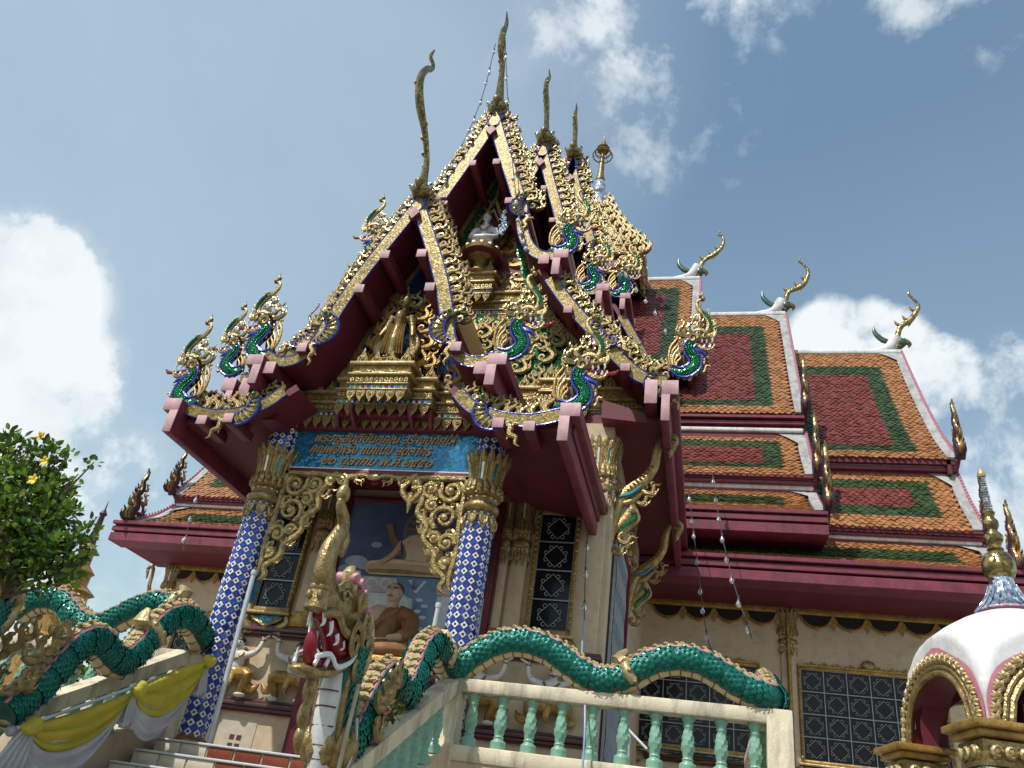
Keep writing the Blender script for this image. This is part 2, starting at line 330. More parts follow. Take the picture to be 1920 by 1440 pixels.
# ---- Thai ornament strokes, drawn on a plane (local x right, y up, z out of the wall)
def spiral(cx, cy, r, a0, turns, d=1, k=10):
    o = []
    for i in range(int(k * turns) + 1):
        t = i / (k * turns); a = a0 + d * 2 * math.pi * turns * t; q = r * (1 - .86 * t); o.append((cx + q * math.cos(a), cy + q * math.sin(a), 0))
    return o
def stroke(mb, pts, r, m='gold', fl=.8, n=6, sub=3, z=0.):
    mb.tube([(p[0], p[1], (p[2] if len(p) > 2 else 0) + z) for p in pts], r, m, n, (0, 0, 1), fl, sub)
def flame(mb, x, y, s, a=0., f=1, m='gold', rich=True, n=6, back=False):
    """kanok flame: S-curved tongue with a base curl and side leaflets"""
    ca, sa = math.cos(a), math.sin(a)
    def T(L): return [(x + s * (f * p[0] * ca - p[1] * sa), y + s * (f * p[0] * sa + p[1] * ca), 0) for p in L]
    S = [(-.1, -.04), (.16, .07), (.3, .25), (.22, .44), (.04, .57), (-.03, .72), (.09, .85), (.05, 1.)]; RR = [s * q for q in (.09, .145, .145, .115, .09, .075, .058, .012)]
    stroke(mb, T(S), RR, m, .75, n, 2)
    if back:  # rose backing, its dark colour standing in for shade between the flames
        mb.tube([(p[0], p[1], -.14 * s) for p in T(S)], [q * 1.2 for q in RR], 'rose_back_darkened', 6, (0, 0, 1), .9, 1); mb.ball((T([(-.14, .2)])[0][0], T([(-.14, .2)])[0][1], -.14 * s), (.2 * s, .2 * s, .12 * s), 'rose_back_darkened', 7, 5)
    stroke(mb, T(spiral(-.14, .2, .17, -1.2, 1.1, -1, 7)), [s * q for q in np.linspace(.09, .04, 8)], m, .8, 5, 1)
    if rich:
        stroke(mb, T([(.2, .2), (.4, .3), (.44, .45), (.36, .56)]), [s * q for q in (.08, .09, .06, .01)], m, .7, 5, 2)
        stroke(mb, T([(-.02, .5), (-.2, .55), (-.22, .68), (-.12, .76)]), [s * q for q in (.05, .065, .045, .01)], m, .7, 5, 2)
        stroke(mb, T([(.22, .36), (.36, .5), (.34, .66), (.24, .74)]), [s * q for q in (.05, .055, .04, .01)], m, .7, 5, 2)
def antefix(mb, x, y, h, w, m='gold'):
    mb.prism([(x - w / 2, y), (x + w / 2, y), (x + w * .42, y + h * .3), (x + w * .16, y + h * .6), (x, y + h), (x - w * .16, y + h * .6), (x - w * .42, y + h * .3)], (0, 0, 0), (1, 0, 0), (0, 1, 0), (0, 0, 1), w * .16, m)
    mb.ball((x, y + h * .3, w * .16), (w * .2, h * .22, w * .14), m, 6, 4)
    stroke(mb, [(x - w * .3, y + h * .1), (x - w * .3, y + h * .3), (x - w * .08, y + h * .55), (x, y + h * .8)], [w * .09, w * .09, w * .06, w * .02], m, 1, 5, 1, w * .15)
    stroke(mb, [(x + w * .3, y + h * .1), (x + w * .3, y + h * .3), (x + w * .08, y + h * .55), (x, y + h * .8)], [w * .09, w * .09, w * .06, w * .02], m, 1, 5, 1, w * .15)
def pendant(mb, x, y, h, w, m='gold'):
    mb.prism([(x - w / 2, y), (x - w * .42, y - h * .45), (x - w * .14, y - h * .78), (x + w * .12, y - h), (x + w * .16, y - h * .72), (x + w * .45, y - h * .4), (x + w / 2, y)], (0, 0, 0), (1, 0, 0), (0, 1, 0), (0, 0, 1), w * .14, m)
    stroke(mb, spiral(x - w * .05, y - h * .32, w * .28, 2.2, 1.0, 1, 8), w * .08, m, 1, 5, 1, w * .14)
    mb.ball((x, y - h * .3, w * .15), (w * .13, h * .12, w * .1), m, 6, 4)
def vine(mb, x0, x1, y, h, m='gold', f0=1):
    """running scroll frieze between x0 and x1, height h centred on y"""
    n = max(1, round((x1 - x0) / (h * 1.25))); w = (x1 - x0) / n; f = f0
    for i in range(n):
        cx = x0 + (i + .5) * w
        stroke(mb, spiral(cx, y - f * h * .05, h * .36, math.pi if f > 0 else math.pi, 1.35, -f, 10), np.linspace(h * .085, h * .045, 14), m, .9, 5, 1)
        stroke(mb, [(cx - w * .55, y - f * h * .34), (cx - w * .2, y + f * h * .1 - f * h * .4), (cx + w * .3, y - f * h * .3), (cx + w * .5, y + f * h * .3)], [h * .05, h * .07, h * .07, h * .05], m, .9, 5, 2)
        stroke(mb, [(cx + w * .2, y + f * h * .2), (cx + w * .38, y + f * h * .42), (cx + w * .25, y + f * h * .47)], [h * .06, h * .08, h * .01], m, .9, 5, 2)
        f = -f
    return n
# ================================================================== GROUND
X0 = -4.7
FLOOR = 2.33
mb = MB()
G = [[(x, y, 0) for x in (-900, -60, -30, 0, 30, 60, 900)] for y in (-900, -40, 0, 40, 80, 900)]
mb.sheet(G, 'paver'); tag(mb.build('ground', None, False), kind='structure')
mb = MB()
mb.box(-24, 16, 9.52, 34, .004, FLOOR - .12, 'cream_wall'); mb.box(-24.1, 16.1, 9.36, 34.1, FLOOR - .12, FLOOR, 'stone_grey', .02)
tag(mb.build('terrace', None), kind='structure')
# ================================================================== TEMPLE
temple = thing('temple', (X0, 16, FLOOR), 'ornate gilded crimson temple with stacked gables and tiled wing roofs', 'temple')
def FRONT(y, x=X0, z=0.): return frame((x, y, z), (1, 0, 0), (0, 0, 1), (0, -1, 0))
def ribbon(mb, pts, w, d0, d1, m, ms=None, s=1, sub=3, off=0.):
    P = smooth(pts, sub); T = np.gradient(P, axis=0); n = np.column_stack((T[:, 1], -T[:, 0])); n /= np.linalg.norm(n, axis=1)[:, None]
    A = P + n * off; B = P + n * (off + w); k = len(P); V = []
    if abs(pts[0][0]) < 1e-6:        # mitre both boards on the axis
        t0 = P[1] - P[0]
        for Q in (A, B): Q[0] = Q[0] - t0 * (Q[0][0] / t0[0])
    for z in (d1, d0):
        V += [(s * p[0], p[1], z) for p in A] + [(s * p[0], p[1], z) for p in B]
    q = lambda l, i, b: l * 2 * k + b * k + i
    mb.add(V, [(q(0, i, 0), q(0, i + 1, 0), q(0, i + 1, 1), q(0, i, 1)) for i in range(k - 1)], m)
    F = []
    for i in range(k - 1):
        F += [(q(1, i, 1), q(1, i + 1, 1), q(1, i + 1, 0), q(1, i, 0)), (q(0, i, 0), q(1, i, 0), q(1, i + 1, 0), q(0, i + 1, 0)), (q(0, i, 1), q(0, i + 1, 1), q(1, i + 1, 1), q(1, i, 1))]
    F += [(q(0, 0, 0), q(0, 0, 1), q(1, 0, 1), q(1, 0, 0)), (q(0, k - 1, 1), q(0, k - 1, 0), q(1, k - 1, 0), q(1, k - 1, 1))]
    mb.add(V, F, ms or m)
def along(pts, step, start=0.):
    """points and tangents every `step` along a polyline"""
    P = smooth(pts, 6); d = np.r_[0, np.cumsum(np.linalg.norm(np.diff(P, axis=0), axis=1))]; o = []
    t = start
    while t < d[-1]:
        q = np.array([np.interp(t, d, P[:, j]) for j in range(P.shape[1])]); e = np.array([np.interp(min(t + .02, d[-1]), d, P[:, j]) - np.interp(max(t - .02, 0), d, P[:, j]) for j in range(P.shape[1])])
        o.append((q, vnorm(e))); t += step
    return o
# ---- shared ornament meshes
def P_flame(rich=True, m='gold', back=True):
    b = MB(); flame(b, 0, 0, 1, 0, 1, m, rich, 6, back); return b.mesh('flame_crest')
FL = P_flame(); FLm = P_flame(True, 'gold_mirror')
def P_naga():
    b = MB(); N3 = (0, 0, 1)
    neck = [(-.42, .06), (-.2, -.02), (.02, .03), (.17, .18), (.12, .36), (-.02, .5), (-.05, .64), (.06, .76)]
    nr = [.07, .11, .15, .16, .15, .135, .13, .12]
    stroke(b, neck, nr, 'green_mirror', .8, 10, 4)
    P = smooth(np.column_stack((neck, nr)), 4); T = np.gradient(P[:, :2], axis=0); n = np.column_stack((-T[:, 1], T[:, 0])); n /= np.linalg.norm(n, axis=1)[:, None]
    for sg in (1, -1):
        E = P[:, :2] + n * (P[:, 2:3] * .92 * sg)
        for zz in (.07,): stroke(b, [(p[0], p[1], zz) for p in E], .03, 'blue_edge', 1, 5, 1)
        for p in E[::2]: b.ball((p[0] + n[0][0] * 0, p[1], .02), .05, 'gold', 6, 4)
    for i in range(6, len(P) - 3, 1):     # rows of scales over the neck
        for j in (-1, 0, 1):
            q = P[i, :2] + n[i] * P[i, 2] * .5 * j; b.ball((q[0], q[1], .105 - .02 * abs(j)), (.04, .03, .03), 'green_mirror', 5, 4)
    # jaws, tongue, teeth
    stroke(b, [(-.05, .78), (.1, .86), (.28, .87), (.42, .94), (.52, .92), (.57, 1.03), (.5, 1.08)], [.1, .11, .075, .06, .05, .035, .012], 'gold', .9, 7)
    stroke(b, [(.0, .68), (.18, .66), (.36, .6), (.5, .63), (.58, .72), (.5, .76)], [.08, .07, .055, .045, .032, .012], 'gold', .9, 6)
    stroke(b, [(.1, .74), (.35, .72), (.55, .69), (.72, .7), (.82, .77)], [.04, .04, .03, .04, .015], 'bead_red', .7, 6)
    for x, y, h in ((.5, .87, -.12), (.36, .82, -.09), (.24, .81, -.08), (.46, .64, .1), (.32, .63, .08)):
        stroke(b, [(x, y, .04), (x + .02, y + h * .6, .04), (x - .01, y + h, .04)], [.03, .022, .004], 'bead_white', 1, 5, 2)
    b.ball((.13, .92, .1), .06, 'bead_white', 8, 6); b.ball((.14, .92, .145), .032, 'bead_red', 6, 4)
    stroke(b, [(.0, .98), (.12, 1.03), (.28, 1.0), (.36, .96)], [.03, .05, .05, .01], 'gold', .8, 5, 3, .07)
    stroke(b, spiral(.02, .8, .13, 0, 1.3, 1, 10), np.linspace(.045, .02, 14), 'gold', .9, 5, 1, .1)
    stroke(b, spiral(.3, .9, .075, 2, 1.2, -1, 9), .025, 'gold', .9, 5, 1, .09)
    stroke(b, [(-.08, .62), (.08, .56), (.3, .5), (.42, .42)], [.03, .045, .05, .01], 'blue_edge', .8, 5, 3, .05)
    stroke(b, [(-.1, .56), (.08, .5), (.28, .42), (.34, .32)], [.03, .05, .05, .01], 'gold', .8, 5, 3, .03)
    # tall S crest with bead finial
    stroke(b, [(.2, .92), (.36, 1.06), (.38, 1.24), (.26, 1.42), (.1, 1.55), (.0, 1.68), (.0, 1.8), (.12, 1.86)], [.07, .08, .075, .065, .06, .055, .042, .025], 'gold', .75, 7)
    stroke(b, [(.4, 1.12), (.4, 1.24), (.29, 1.42), (.14, 1.54)], [.03, .045, .04, .01], 'green_mirror', .7, 5, 3, .07)
    b.ball((.13, 1.87, 0), .065, 'gold', 7, 5); b.ball((.05, 1.94, 0), .05, 'gold', 7, 5); stroke(b, [(.05, 1.95), (.09, 2.0), (.05, 2.07)], [.035, .025, .006], 'gold', 1, 5, 2)
    for x, y, s_, a, f in ((.06, 1.3, .26, .2, -1), (.18, 1.14, .3, .2, -1), (-.02, 1.0, .42, .15, -1), (-.2, .9, .46, .25, -1), (-.24, .68, .3, .8, -1), (.46, 1.0, .22, -.4, 1), (.44, 1.2, .2, -.3, 1), (.28, 1.46, .18, -.1, 1)):
        flame(b, x, y, s_, a, f, 'gold_mirror' if f < 0 else 'gold', True, 5)
    for i in range(5):            # plume behind the neck
        a = .35 + i * .2; q = .09 * i
        stroke(b, [(-.16 - q * .4, -.02 + q * .2), (-.28 - q * .6, .06 + q * .5), (-.3 - q * .6, .2 + q), (-.22 - q * .5, .32 + q * 1.2), (-.25 - q * .45, .4 + q * 1.3)], [.025, .034, .032, .024, .005], ('gold', 'gold_dark', 'gold_pale')[i % 3], .9, 5, 3, .05 - .03 * (i % 2))
    for x, y, s_, a in ((.34, .1, .3, -1.0), (.3, .26, .3, -.8), (.26, .42, .24, -.9)): flame(b, x - .06, y, s_, a, 1, 'gold', False, 5)
    for L_, r_ in (([(-.05, .6), (.02, .82), (.2, .98), (.28, 1.2)], [.14, .2, .16, .06]), ([(-.28, .08), (-.2, .35), (-.12, .6)], [.12, .14, .1])): b.tube([(x, y, -.12) for x, y in L_], r_, 'rose_back_darkened', 8, (0, 0, 1), .25, 3)  # rose backs, darkened to paint shade behind head and neck
    return b.mesh('naga_finial')
NAGA = P_naga()
def P_hood():
    b = MB()
    pts = [(.02, .02), (-.12, -.12), (-.2, -.32), (-.15, -.52), (.0, -.66), (.12, -.7)]; rr = [.04, .1, .14, .13, .08, .045]
    stroke(b, pts, rr, 'gold_mirror', .5, 8, 4)
    P = smooth(np.column_stack((pts, rr)), 4); T = np.gradient(P[:, :2], axis=0); n = np.column_stack((-T[:, 1], T[:, 0])); n /= np.linalg.norm(n, axis=1)[:, None]
    for sg in (1, -1): stroke(b, [(p[0] + e[0] * p[2] * sg, p[1] + e[1] * p[2] * sg, .03) for p, e in zip(P, n)], .028, 'blue_edge', 1, 5, 1)
    for i in range(3, len(P) - 2, 2):
        a = P[i, :2] + n[i] * P[i, 2] * .85; c = P[i, :2] - n[i] * P[i, 2] * .85; m_ = (a + c) / 2 + T[i] * .5
        stroke(b, [(*a, .05), (*m_, .075), (*c, .05)], [.014, .02, .014], 'gold_pale', 1, 4, 2)
    b.ball((.02, .0, .03), (.1, .1, .06), 'gold', 8, 5); b.ball((.02, .0, .09), .05, 'bead_green', 7, 5)
    stroke(b, [(.1, -.7), (.16, -.8), (.08, -.92), (.15, -1.03), (.08, -1.14), (.12, -1.24)], [.05, .065, .06, .045, .03, .005], 'gold', .8, 6)
    flame(b, .14, -.72, .22, -2.0, 1, 'gold', False, 5); flame(b, .1, -.9, .16, 2.2, -1, 'gold', False, 5)
    return b.mesh('cobra_hood')
HOOD = P_hood()
def cornice(par, name, u0, u1, zt, h, fr, ante=.2, beads=True, pend=.2, ends=True):
    """gilded cornice in a wall frame: antefixes, scroll frieze, dentils, mosaic row, pendants"""
    b = MB(); c = MB()
    z = zt; D = -.34
    def band(hh, out, m):
        nonlocal z
        b.box(u0 - out, u1 + out, z - hh, z, D, out, m, .006); z -= hh
    band(h * .10, .05, 'gold_pale'); zf = z; band(h * .30, .0, 'gold_dark'); band(h * .07, .04, 'gold_pale'); zd = z; band(h * .26, -.012, 'gold_dark'); band(h * .07, .025, 'gold'); zb = z; band(h * .14, -.01, 'bead_white'); band(h * .06, .02, 'gold')
    vine(b, u0 + .01, u1 - .01, zf - h * .15, h * .30)
    n = max(2, int((u1 - u0) / .075))
    for i in range(n):
        x = u0 + (i + .5) * (u1 - u0) / n
        b.prism([(x - .028, zd - h * .22), (x + .028, zd - h * .22), (x + .028, zd - h * .12), (x, zd - h * .04), (x - .028, zd - h * .12)], (0, 0, -.012), (1, 0, 0), (0, 1, 0), (0, 0, 1), .022, 'gold'); b.ball((x, zd - h * .13, .015), (.014, .016, .012), 'gold_pale', 5, 4)
    if beads:
        n = max(2, int((u1 - u0) / .085)); q = h * .066
        for i in range(n):
            x = u0 + (i + .5) * (u1 - u0) / n; y = zb - h * .07
            b.prism([(x - q, y), (x, y - q), (x + q, y), (x, y + q)], (0, 0, -.01), (1, 0, 0), (0, 1, 0), (0, 0, 1), .014, ('bead_teal', 'bead_green', 'bead_red', 'tile_blue')[i % 4])
    o = link(name, b.mesh(name), par, fr)
    if ante:
        n = max(2, round((u1 - u0) / (ante * .95))); w = (u1 - u0) / n; p = MB(); antefix(p, 0, 0, 1, .82); me = p.mesh('antefix')
        for i in range(n): link('antefix', me, par, fr @ Matrix.Translation((u0 + (i + .5) * w, zt - .005, -.02)) @ Matrix.Diagonal((ante, ante * (1.25 if i in (0, n - 1) else 1.), ante, 1)))
        for i in range(n - 1): pass
    if pend:
        n = max(2, round((u1 - u0) / (pend * .82))); w = (u1 - u0) / n; p = MB(); pendant(p, 0, 0, 1, .72); me = p.mesh('pendant')
        for i in range(n): link('pendant', me, par, fr @ Matrix.Translation((u0 + (i + .5) * w, z + .004, -.01)) @ Matrix.Diagonal((pend * (1 if u0 + i * w < 0 else -1), pend, pend, 1)))
    return o
def beam(par, x, y0, y1, z, w, h, s=1, name='beam', cap=True, diamond=False):
    """long crimson beam running in depth with a faded pink sawn end"""
    b = MB()
    if diamond:
        q = w * .72; V = [(x - q, y0, z), (x, y0, z - q * 1.25), (x + q, y0, z), (x, y0, z + q * 1.25)]; V2 = [(a, y1, c) for a, _, c in V]
        b.add(V + V2, [(0, 1, 2, 3)], 'pink_paint'); b.add(V + V2, [(4, 7, 6, 5), (0, 4, 5, 1), (1, 5, 6, 2), (2, 6, 7, 3), (3, 7, 4, 0)], 'crimson')
    else:
        b.box(x - w / 2, x + w / 2, y0 + .014, y1, z - h / 2, z + h / 2, 'crimson', .008)
        b.box(x - w / 2 - .002, x + w / 2 + .002, y0, y0 + .014, z - h / 2 - .002, z + h / 2 + .002, 'pink_paint', .004)
    return b.build(name, par)
def gable(g):
    Y, yb = g['Y'], g['yb']; fr = FRONT(Y); D = -(yb - Y)
    b = MB()
    for s in (1, -1):          # roof slabs with crimson undersides
        ribbon(b, g['s1'] + g['swoop'][1:], .10, D, -.04, 'crimson_soffit', 'crimson_soffit', s, 3, .05)
        if g.get('s2'): ribbon(b, g['s2roof'], .12, D, -.04, 'crimson_soffit', 'crimson_soffit', s, 3, .04)
    for s in (1, -1): ribbon(b, g['s1'], .05, D, -.1, 'tile_orange', 'tile_orange', s, 2, -.02)
    roof = link('gable_roof', b.mesh('gable_roof', True, 30), temple, fr)
    fm = FLm if g.get('mirror') else FL
    for s in (1, -1):
        b = MB(); ribbon(b, g['s1'], g['w'], -.08, .05, 'gold_leaf', 'crimson', s); 
        for off in (-.012, g['w'] + .01):
            P = smooth(g['s1'], 3); T = np.gradient(P, axis=0); n = np.column_stack((T[:, 1], -T[:, 0])); n /= np.linalg.norm(n, axis=1)[:, None]; Q = P + n * off
            stroke(b, [(s * q[0], q[1], .045) for q in Q], .026 * g['k'], 'blue_edge', 1, 5, 1)
        link('bargeboard', b.mesh('bargeboard'), roof, fr)
        b = MB(); ribbon(b, g['swoop'], g['w'] * .8, -.07, .06, 'gold_leaf', 'crimson', s)
        P = smooth(g['swoop'], 3); T = np.gradient(P, axis=0); n = np.column_stack((T[:, 1], -T[:, 0])); n /= np.linalg.norm(n, axis=1)[:, None]
        for off in (-.012, g['w'] * .8 + .01): stroke(b, [(s * q[0], q[1], .055) for q in P + n * off], .024 * g['k'], 'blue_edge', 1, 5, 1)
        link('bargeboard', b.mesh('bargeboard'), roof, fr)
        fs = g['fs']
        rows = [(g['s1'], fs * 1.0)] + ([(g['s2'], fs * .9)] if g.get('s2f') else [])
        for pl, h in rows:
            L = along(pl, h * .52, h * .5)
            for i, (p, t) in enumerate(L):
                n = Vector((-t[1], t[0], 0)); up = (n * .45 + Vector((0, .9, 0))).normalized(); a = math.atan2(-up.x, up.y)
                k = h * random.uniform(.88, 1.12)
                link('flame_crest', random.choice((FL, FLm)), roof, fr @ Matrix.Diagonal((s, 1, 1, 1)) @ Matrix.Translation((p[0] + n.x * .0, p[1] - .01, -.02)) @ Matrix.Rotation(a + random.uniform(-.12, .12), 4, 'Z') @ Matrix.Diagonal((k * (-1), k, k * .8, 1)))
                if g.get('dense'):
                    link('flame_crest', fm, roof, fr @ Matrix.Diagonal((s, 1, 1, 1)) @ Matrix.Translation((p[0] + n.x * h * .3, p[1] + n.y * h * .35, -.1)) @ Matrix.Rotation(a + random.uniform(-.35, .35), 4, 'Z') @ Matrix.Diagonal((k * random.choice((.8, -.8)), k * .8, k * .7, 1)))
        for (x, z, k, a) in g['nagas']:
            link('naga_finial', NAGA, roof, fr @ Matrix.Diagonal((s, 1, 1, 1)) @ Matrix.Translation((x, z, .0)) @ Matrix.Rotation(a, 4, 'Z') @ Matrix.Diagonal((k * .84, k * 1.08, k * .9, 1)))
        for (x, z, k, a) in g['hoods']:
            link('cobra_hood', HOOD, roof, fr @ Matrix.Diagonal((s, 1, 1, 1)) @ Matrix.Translation((x, z, .08)) @ Matrix.Rotation(a, 4, 'Z') @ Matrix.Diagonal((k, k, k, 1)))
        if g.get('s2'):
            b = MB(); ribbon(b, g['s2'], g['w'] * .85, -.07, .06, 'gold_leaf', 'crimson', s)
            P = smooth(g['s2'], 3); T = np.gradient(P, axis=0); n = np.column_stack((T[:, 1], -T[:, 0])); n /= np.linalg.norm(n, axis=1)[:, None]
            for off in (-.012, g['w'] * .85 + .01): stroke(b, [(s * q[0], q[1], .055) for q in P + n * off], .024 * g['k'], 'blue_edge', 1, 5, 1)
            link('bargeboard', b.mesh('bargeboard'), roof, fr)
        for (p, t) in [along(g['s1'], 9, f_ * 1.0)[0] for f_ in g['pur']] : q = p + np.array((t[1], -t[0])) * (g['w'] + .085); beam(roof, X0 + s * q[0], Y - .12, yb, q[1], .15, .15)
        for (x, z, w, h) in g['beams']: beam(roof, X0 + s * x, Y - .16, yb if z > g.get('cut', 0) else Y + .45, z, w, h)
        for (x, z, w, h, dy) in g.get('lbeams', []):
            b = MB(); xx = X0 + s * x
            for (a0, a1, c0, c1) in ((-w / 2, w / 2, h * .15, h / 2), (-w / 2 if s > 0 else 0, 0 if s > 0 else w / 2, -h / 2, h * .15)):
                b.box(xx + a0, xx + a1, Y - dy + .014, yb, z + c0, z + c1, 'rose_fascia', .006); b.box(xx + a0 - .002, xx + a1 + .002, Y - dy, Y - dy + .014, z + c0 - .002, z + c1 + .002, 'pink_paint', .003)
            b.build('eave_beam', roof)
    t = vnorm(np.array(g['s1'][1]) - np.array(g['s1'][0])); beam(roof, X0, Y - .14, yb, g['s1'][0][1] - g['w'] / t[0] - .02, g.get('dm', .15), 0, name='beam', diamond=True)
    return roof, fr
g1 = dict(cut=7.0, dense=True, s2f=True, Y=8.95, yb=12.6, k=.5, w=.19, fs=.38, pur=(1.35, 2.1),
          s1=[(0, 10.86), (.4, 10.0), (.74, 9.2), (.92, 8.68), (1.03, 8.3)], swoop=[(1.02, 8.34), (1.12, 7.95), (1.3, 7.66), (1.55, 7.6), (1.8, 7.72)],
          s2=[(1.38, 7.08), (1.6, 6.87), (1.95, 6.72), (2.4, 6.68), (2.95, 6.82)], s2roof=[(1.25, 7.22), (1.6, 6.95), (2.1, 6.76), (3.0, 6.62)],
          nagas=[(2.02, 7.66, .73, -.03), (2.98, 6.82, .74, -.03)], hoods=[(.98, 8.36, .74, 0), (1.72, 6.9, .74, .6)],
          beams=[(1.2, 7.72, .15, .15), (1.62, 7.36, .17, .2), (2.0, 6.5, .15, .14), (2.42, 6.46, .15, .14)],
          lbeams=[(1.86, 7.3, .26, .5, .22), (2.95, 6.5, .26, .55, .22)])
r1, f1 = gable(g1)
g2 = dict(cut=10.4, dense=True, Y=11.4, yb=20.6, k=.6, w=.25, fs=.44, pur=(1.75, 3.0), dm=.17, mirror=True, s2f=True,
          s1=[(0, 15.98), (.5, 14.55), (1.0, 13.2), (1.12, 12.75)], swoop=[(1.1, 12.8), (1.16, 12.35), (1.34, 11.9), (1.6, 11.68), (1.9, 11.75)],
          s2=[(1.85, 11.1), (2.25, 10.5), (2.7, 9.95), (3.14, 9.42), (3.6, 8.95), (4.0, 8.85)], s2roof=[(1.6, 11.4), (2.3, 10.45), (3.0, 9.55), (3.6, 8.92), (4.1, 8.55)],
          nagas=[(1.98, 11.72, .82, -.08), (4.32, 8.95, .78, -.1)], hoods=[(1.02, 13.2, .8, 0), (2.75, 10.0, .85, .6), (3.75, 8.9, .7, .5)],
          beams=[(1.62, 11.42, .2, .22), (2.2, 10.22, .15, .15), (2.78, 9.5, .15, .15), (3.3, 8.98, .15, .15), (3.75, 8.5, .2, .45)],
          lbeams=[(1.95, 11.3, .28, .6, .22), (4.06, 8.3, .26, .75, .22)])
r2, f2 = gable(g2)
g3 = dict(Y=15.4, yb=20.5, k=.7, w=.25, fs=.5, pur=(1.9, 3.2), dm=.18, mirror=True, s2f=False, dense=True,
          s1=[(0, 19.45), (.45, 17.9), (.86, 16.55), (1.0, 15.9), (1.15, 15.2)], swoop=[(1.12, 15.3), (1.2, 14.8), (1.42, 14.3), (1.75, 14.0), (2.1, 14.1)],
          s2=[(2.1, 13.3), (2.6, 12.4), (3.1, 11.6)], s2roof=[(1.8, 13.7), (2.6, 12.4), (3.2, 11.4)],
          nagas=[(1.75, 14.05, .9, -.1)], hoods=[(1.0, 15.9, .8, 0)], beams=[], lbeams=[(2.12, 13.7, .3, .6, .22)])
r3, f3 = gable(g3)
g4 = dict(Y=19.1, yb=24.0, k=.75, w=.27, fs=.56, pur=(2.0, 3.3), dm=.2, mirror=True, s2f=False, dense=True,
          s1=[(0, 22.9), (.35, 21.5), (.72, 20.1), (1.0, 19.2), (1.22, 18.4)], swoop=[(1.2, 18.5), (1.3, 17.9), (1.55, 17.2), (1.85, 16.85), (2.15, 16.9)],
          s2=[(2.2, 16.0), (2.6, 15.2), (3.0, 14.4)], s2roof=[(1.9, 16.5), (2.6, 15.2), (3.0, 14.4)],
          nagas=[(2.02, 16.75, 1.0, -.1)], hoods=[(1.1, 18.9, .8, 0)], beams=[], lbeams=[(2.2, 16.35, .3, .6, .22)])
r4, f4 = gable(g4)
# ---- chofah finials along the ridge
def chofah(prof, rad, par, head=.22, plane='Y', side=0, tail=1):
    b = MB(); pts = [((X0, p[0], p[1]) if plane == 'Y' else (p[0], side, p[1])) for p in prof]; nv = (1, 0, 0) if plane == 'Y' else (0, 1, 0)
    rad = [q * .9 for q in rad]; b.tube(pts, rad, 'gold_mirror', 8, nv, .75, 4)
    ba = np.array(pts[0]); d = (0, -1, 0) if plane == 'Y' else (1, 0, 0); d = np.array(d, float)
    if head > 0:
        b.ball(ba + (0, 0, head * .5), (head * .95, head * .95, head * .8), 'gold_mirror', 12, 8)
        q = np.cross(d, (0, 0, 1))
        for sg in (1, -1):
            b.ball(ba + d * head * .35 + q * sg * head * .78 + (0, 0, head * .7), head * .34, 'silver_mirror', 8, 6); b.ball(ba + d * head * .55 + q * sg * head * .9 + (0, 0, head * .7), head * .16, 'tile_dark', 6, 5)
        b.tube([ba + d * head * .6 + (0, 0, head * .9), ba + d * head * 1.05 + (0, 0, head * .55), ba + d * head * .95 + (0, 0, -head * .1)], [head * .45, head * .34, head * .06], 'gold_leaf', 8, nv, 1, 3)
        for i in range(5): b.ball(ba + d * head * (.9 - .12 * i) + (0, 0, head * (.75 + .14 * i)), head * .2, ('bead_green', 'tile_blue', 'bead_red', 'bead_green', 'bead_white')[i], 6, 5)
        if tail: b.tube([ba - d * head * .6 + (0, 0, head * .5), ba - d * head * 1.6 + (0, 0, head * .7), ba - d * head * 2.2 + (0, 0, head * 1.5), ba - d * head * 2.1 + (0, 0, head * 2.3)], [head * .4, head * .45, head * .3, .01], 'green_mirror', 7, nv, .6, 3)
    P = smooth(pts, 4)
    for i in range(5, min(22, len(P) - 8), 2):      # broken feather flakes on the neck
        b.ball(P[i] + np.random.RandomState(i).uniform(-1, 1, 3) * np.array((.05, .05, .03)), rad[1] * .55, 'gold_dark' if i % 3 else 'gold_leaf', 6, 4)
    return b.build('chofah', par)
chofah([(8.92, 10.86), (8.87, 11.2), (8.79, 11.57), (8.49, 11.88), (8.1, 12.07), (7.9, 12.3), (7.86, 12.56), (7.96, 12.85), (8.12, 13.08), (8.12, 13.2), (7.97, 13.2), (8.03, 13.46)], [.16, .10, .075, .08, .11, .10, .085, .07, .055, .05, .045, .02], r1, .2)
chofah([(11.46, 16.0), (11.25, 16.8), (11.12, 17.2), (10.85, 17.45), (10.76, 17.9), (10.86, 18.25), (10.83, 18.42), (10.7, 18.6)], [.2, .11, .10, .13, .11, .07, .06, .02], r2, .25)
chofah([(15.4, 19.5), (15.3, 20.1), (14.98, 20.6), (14.68, 20.85), (14.65, 21.25), (14.84, 21.6), (14.67, 21.78)], [.24, .12, .13, .12, .09, .07, .02], r3, .28)
chofah([(19.05, 22.94), (19.0, 23.5), (18.78, 24.05), (18.5, 24.35), (18.58, 24.75), (18.45, 24.95)], [.26, .13, .13, .11, .07, .02], r4, .3)
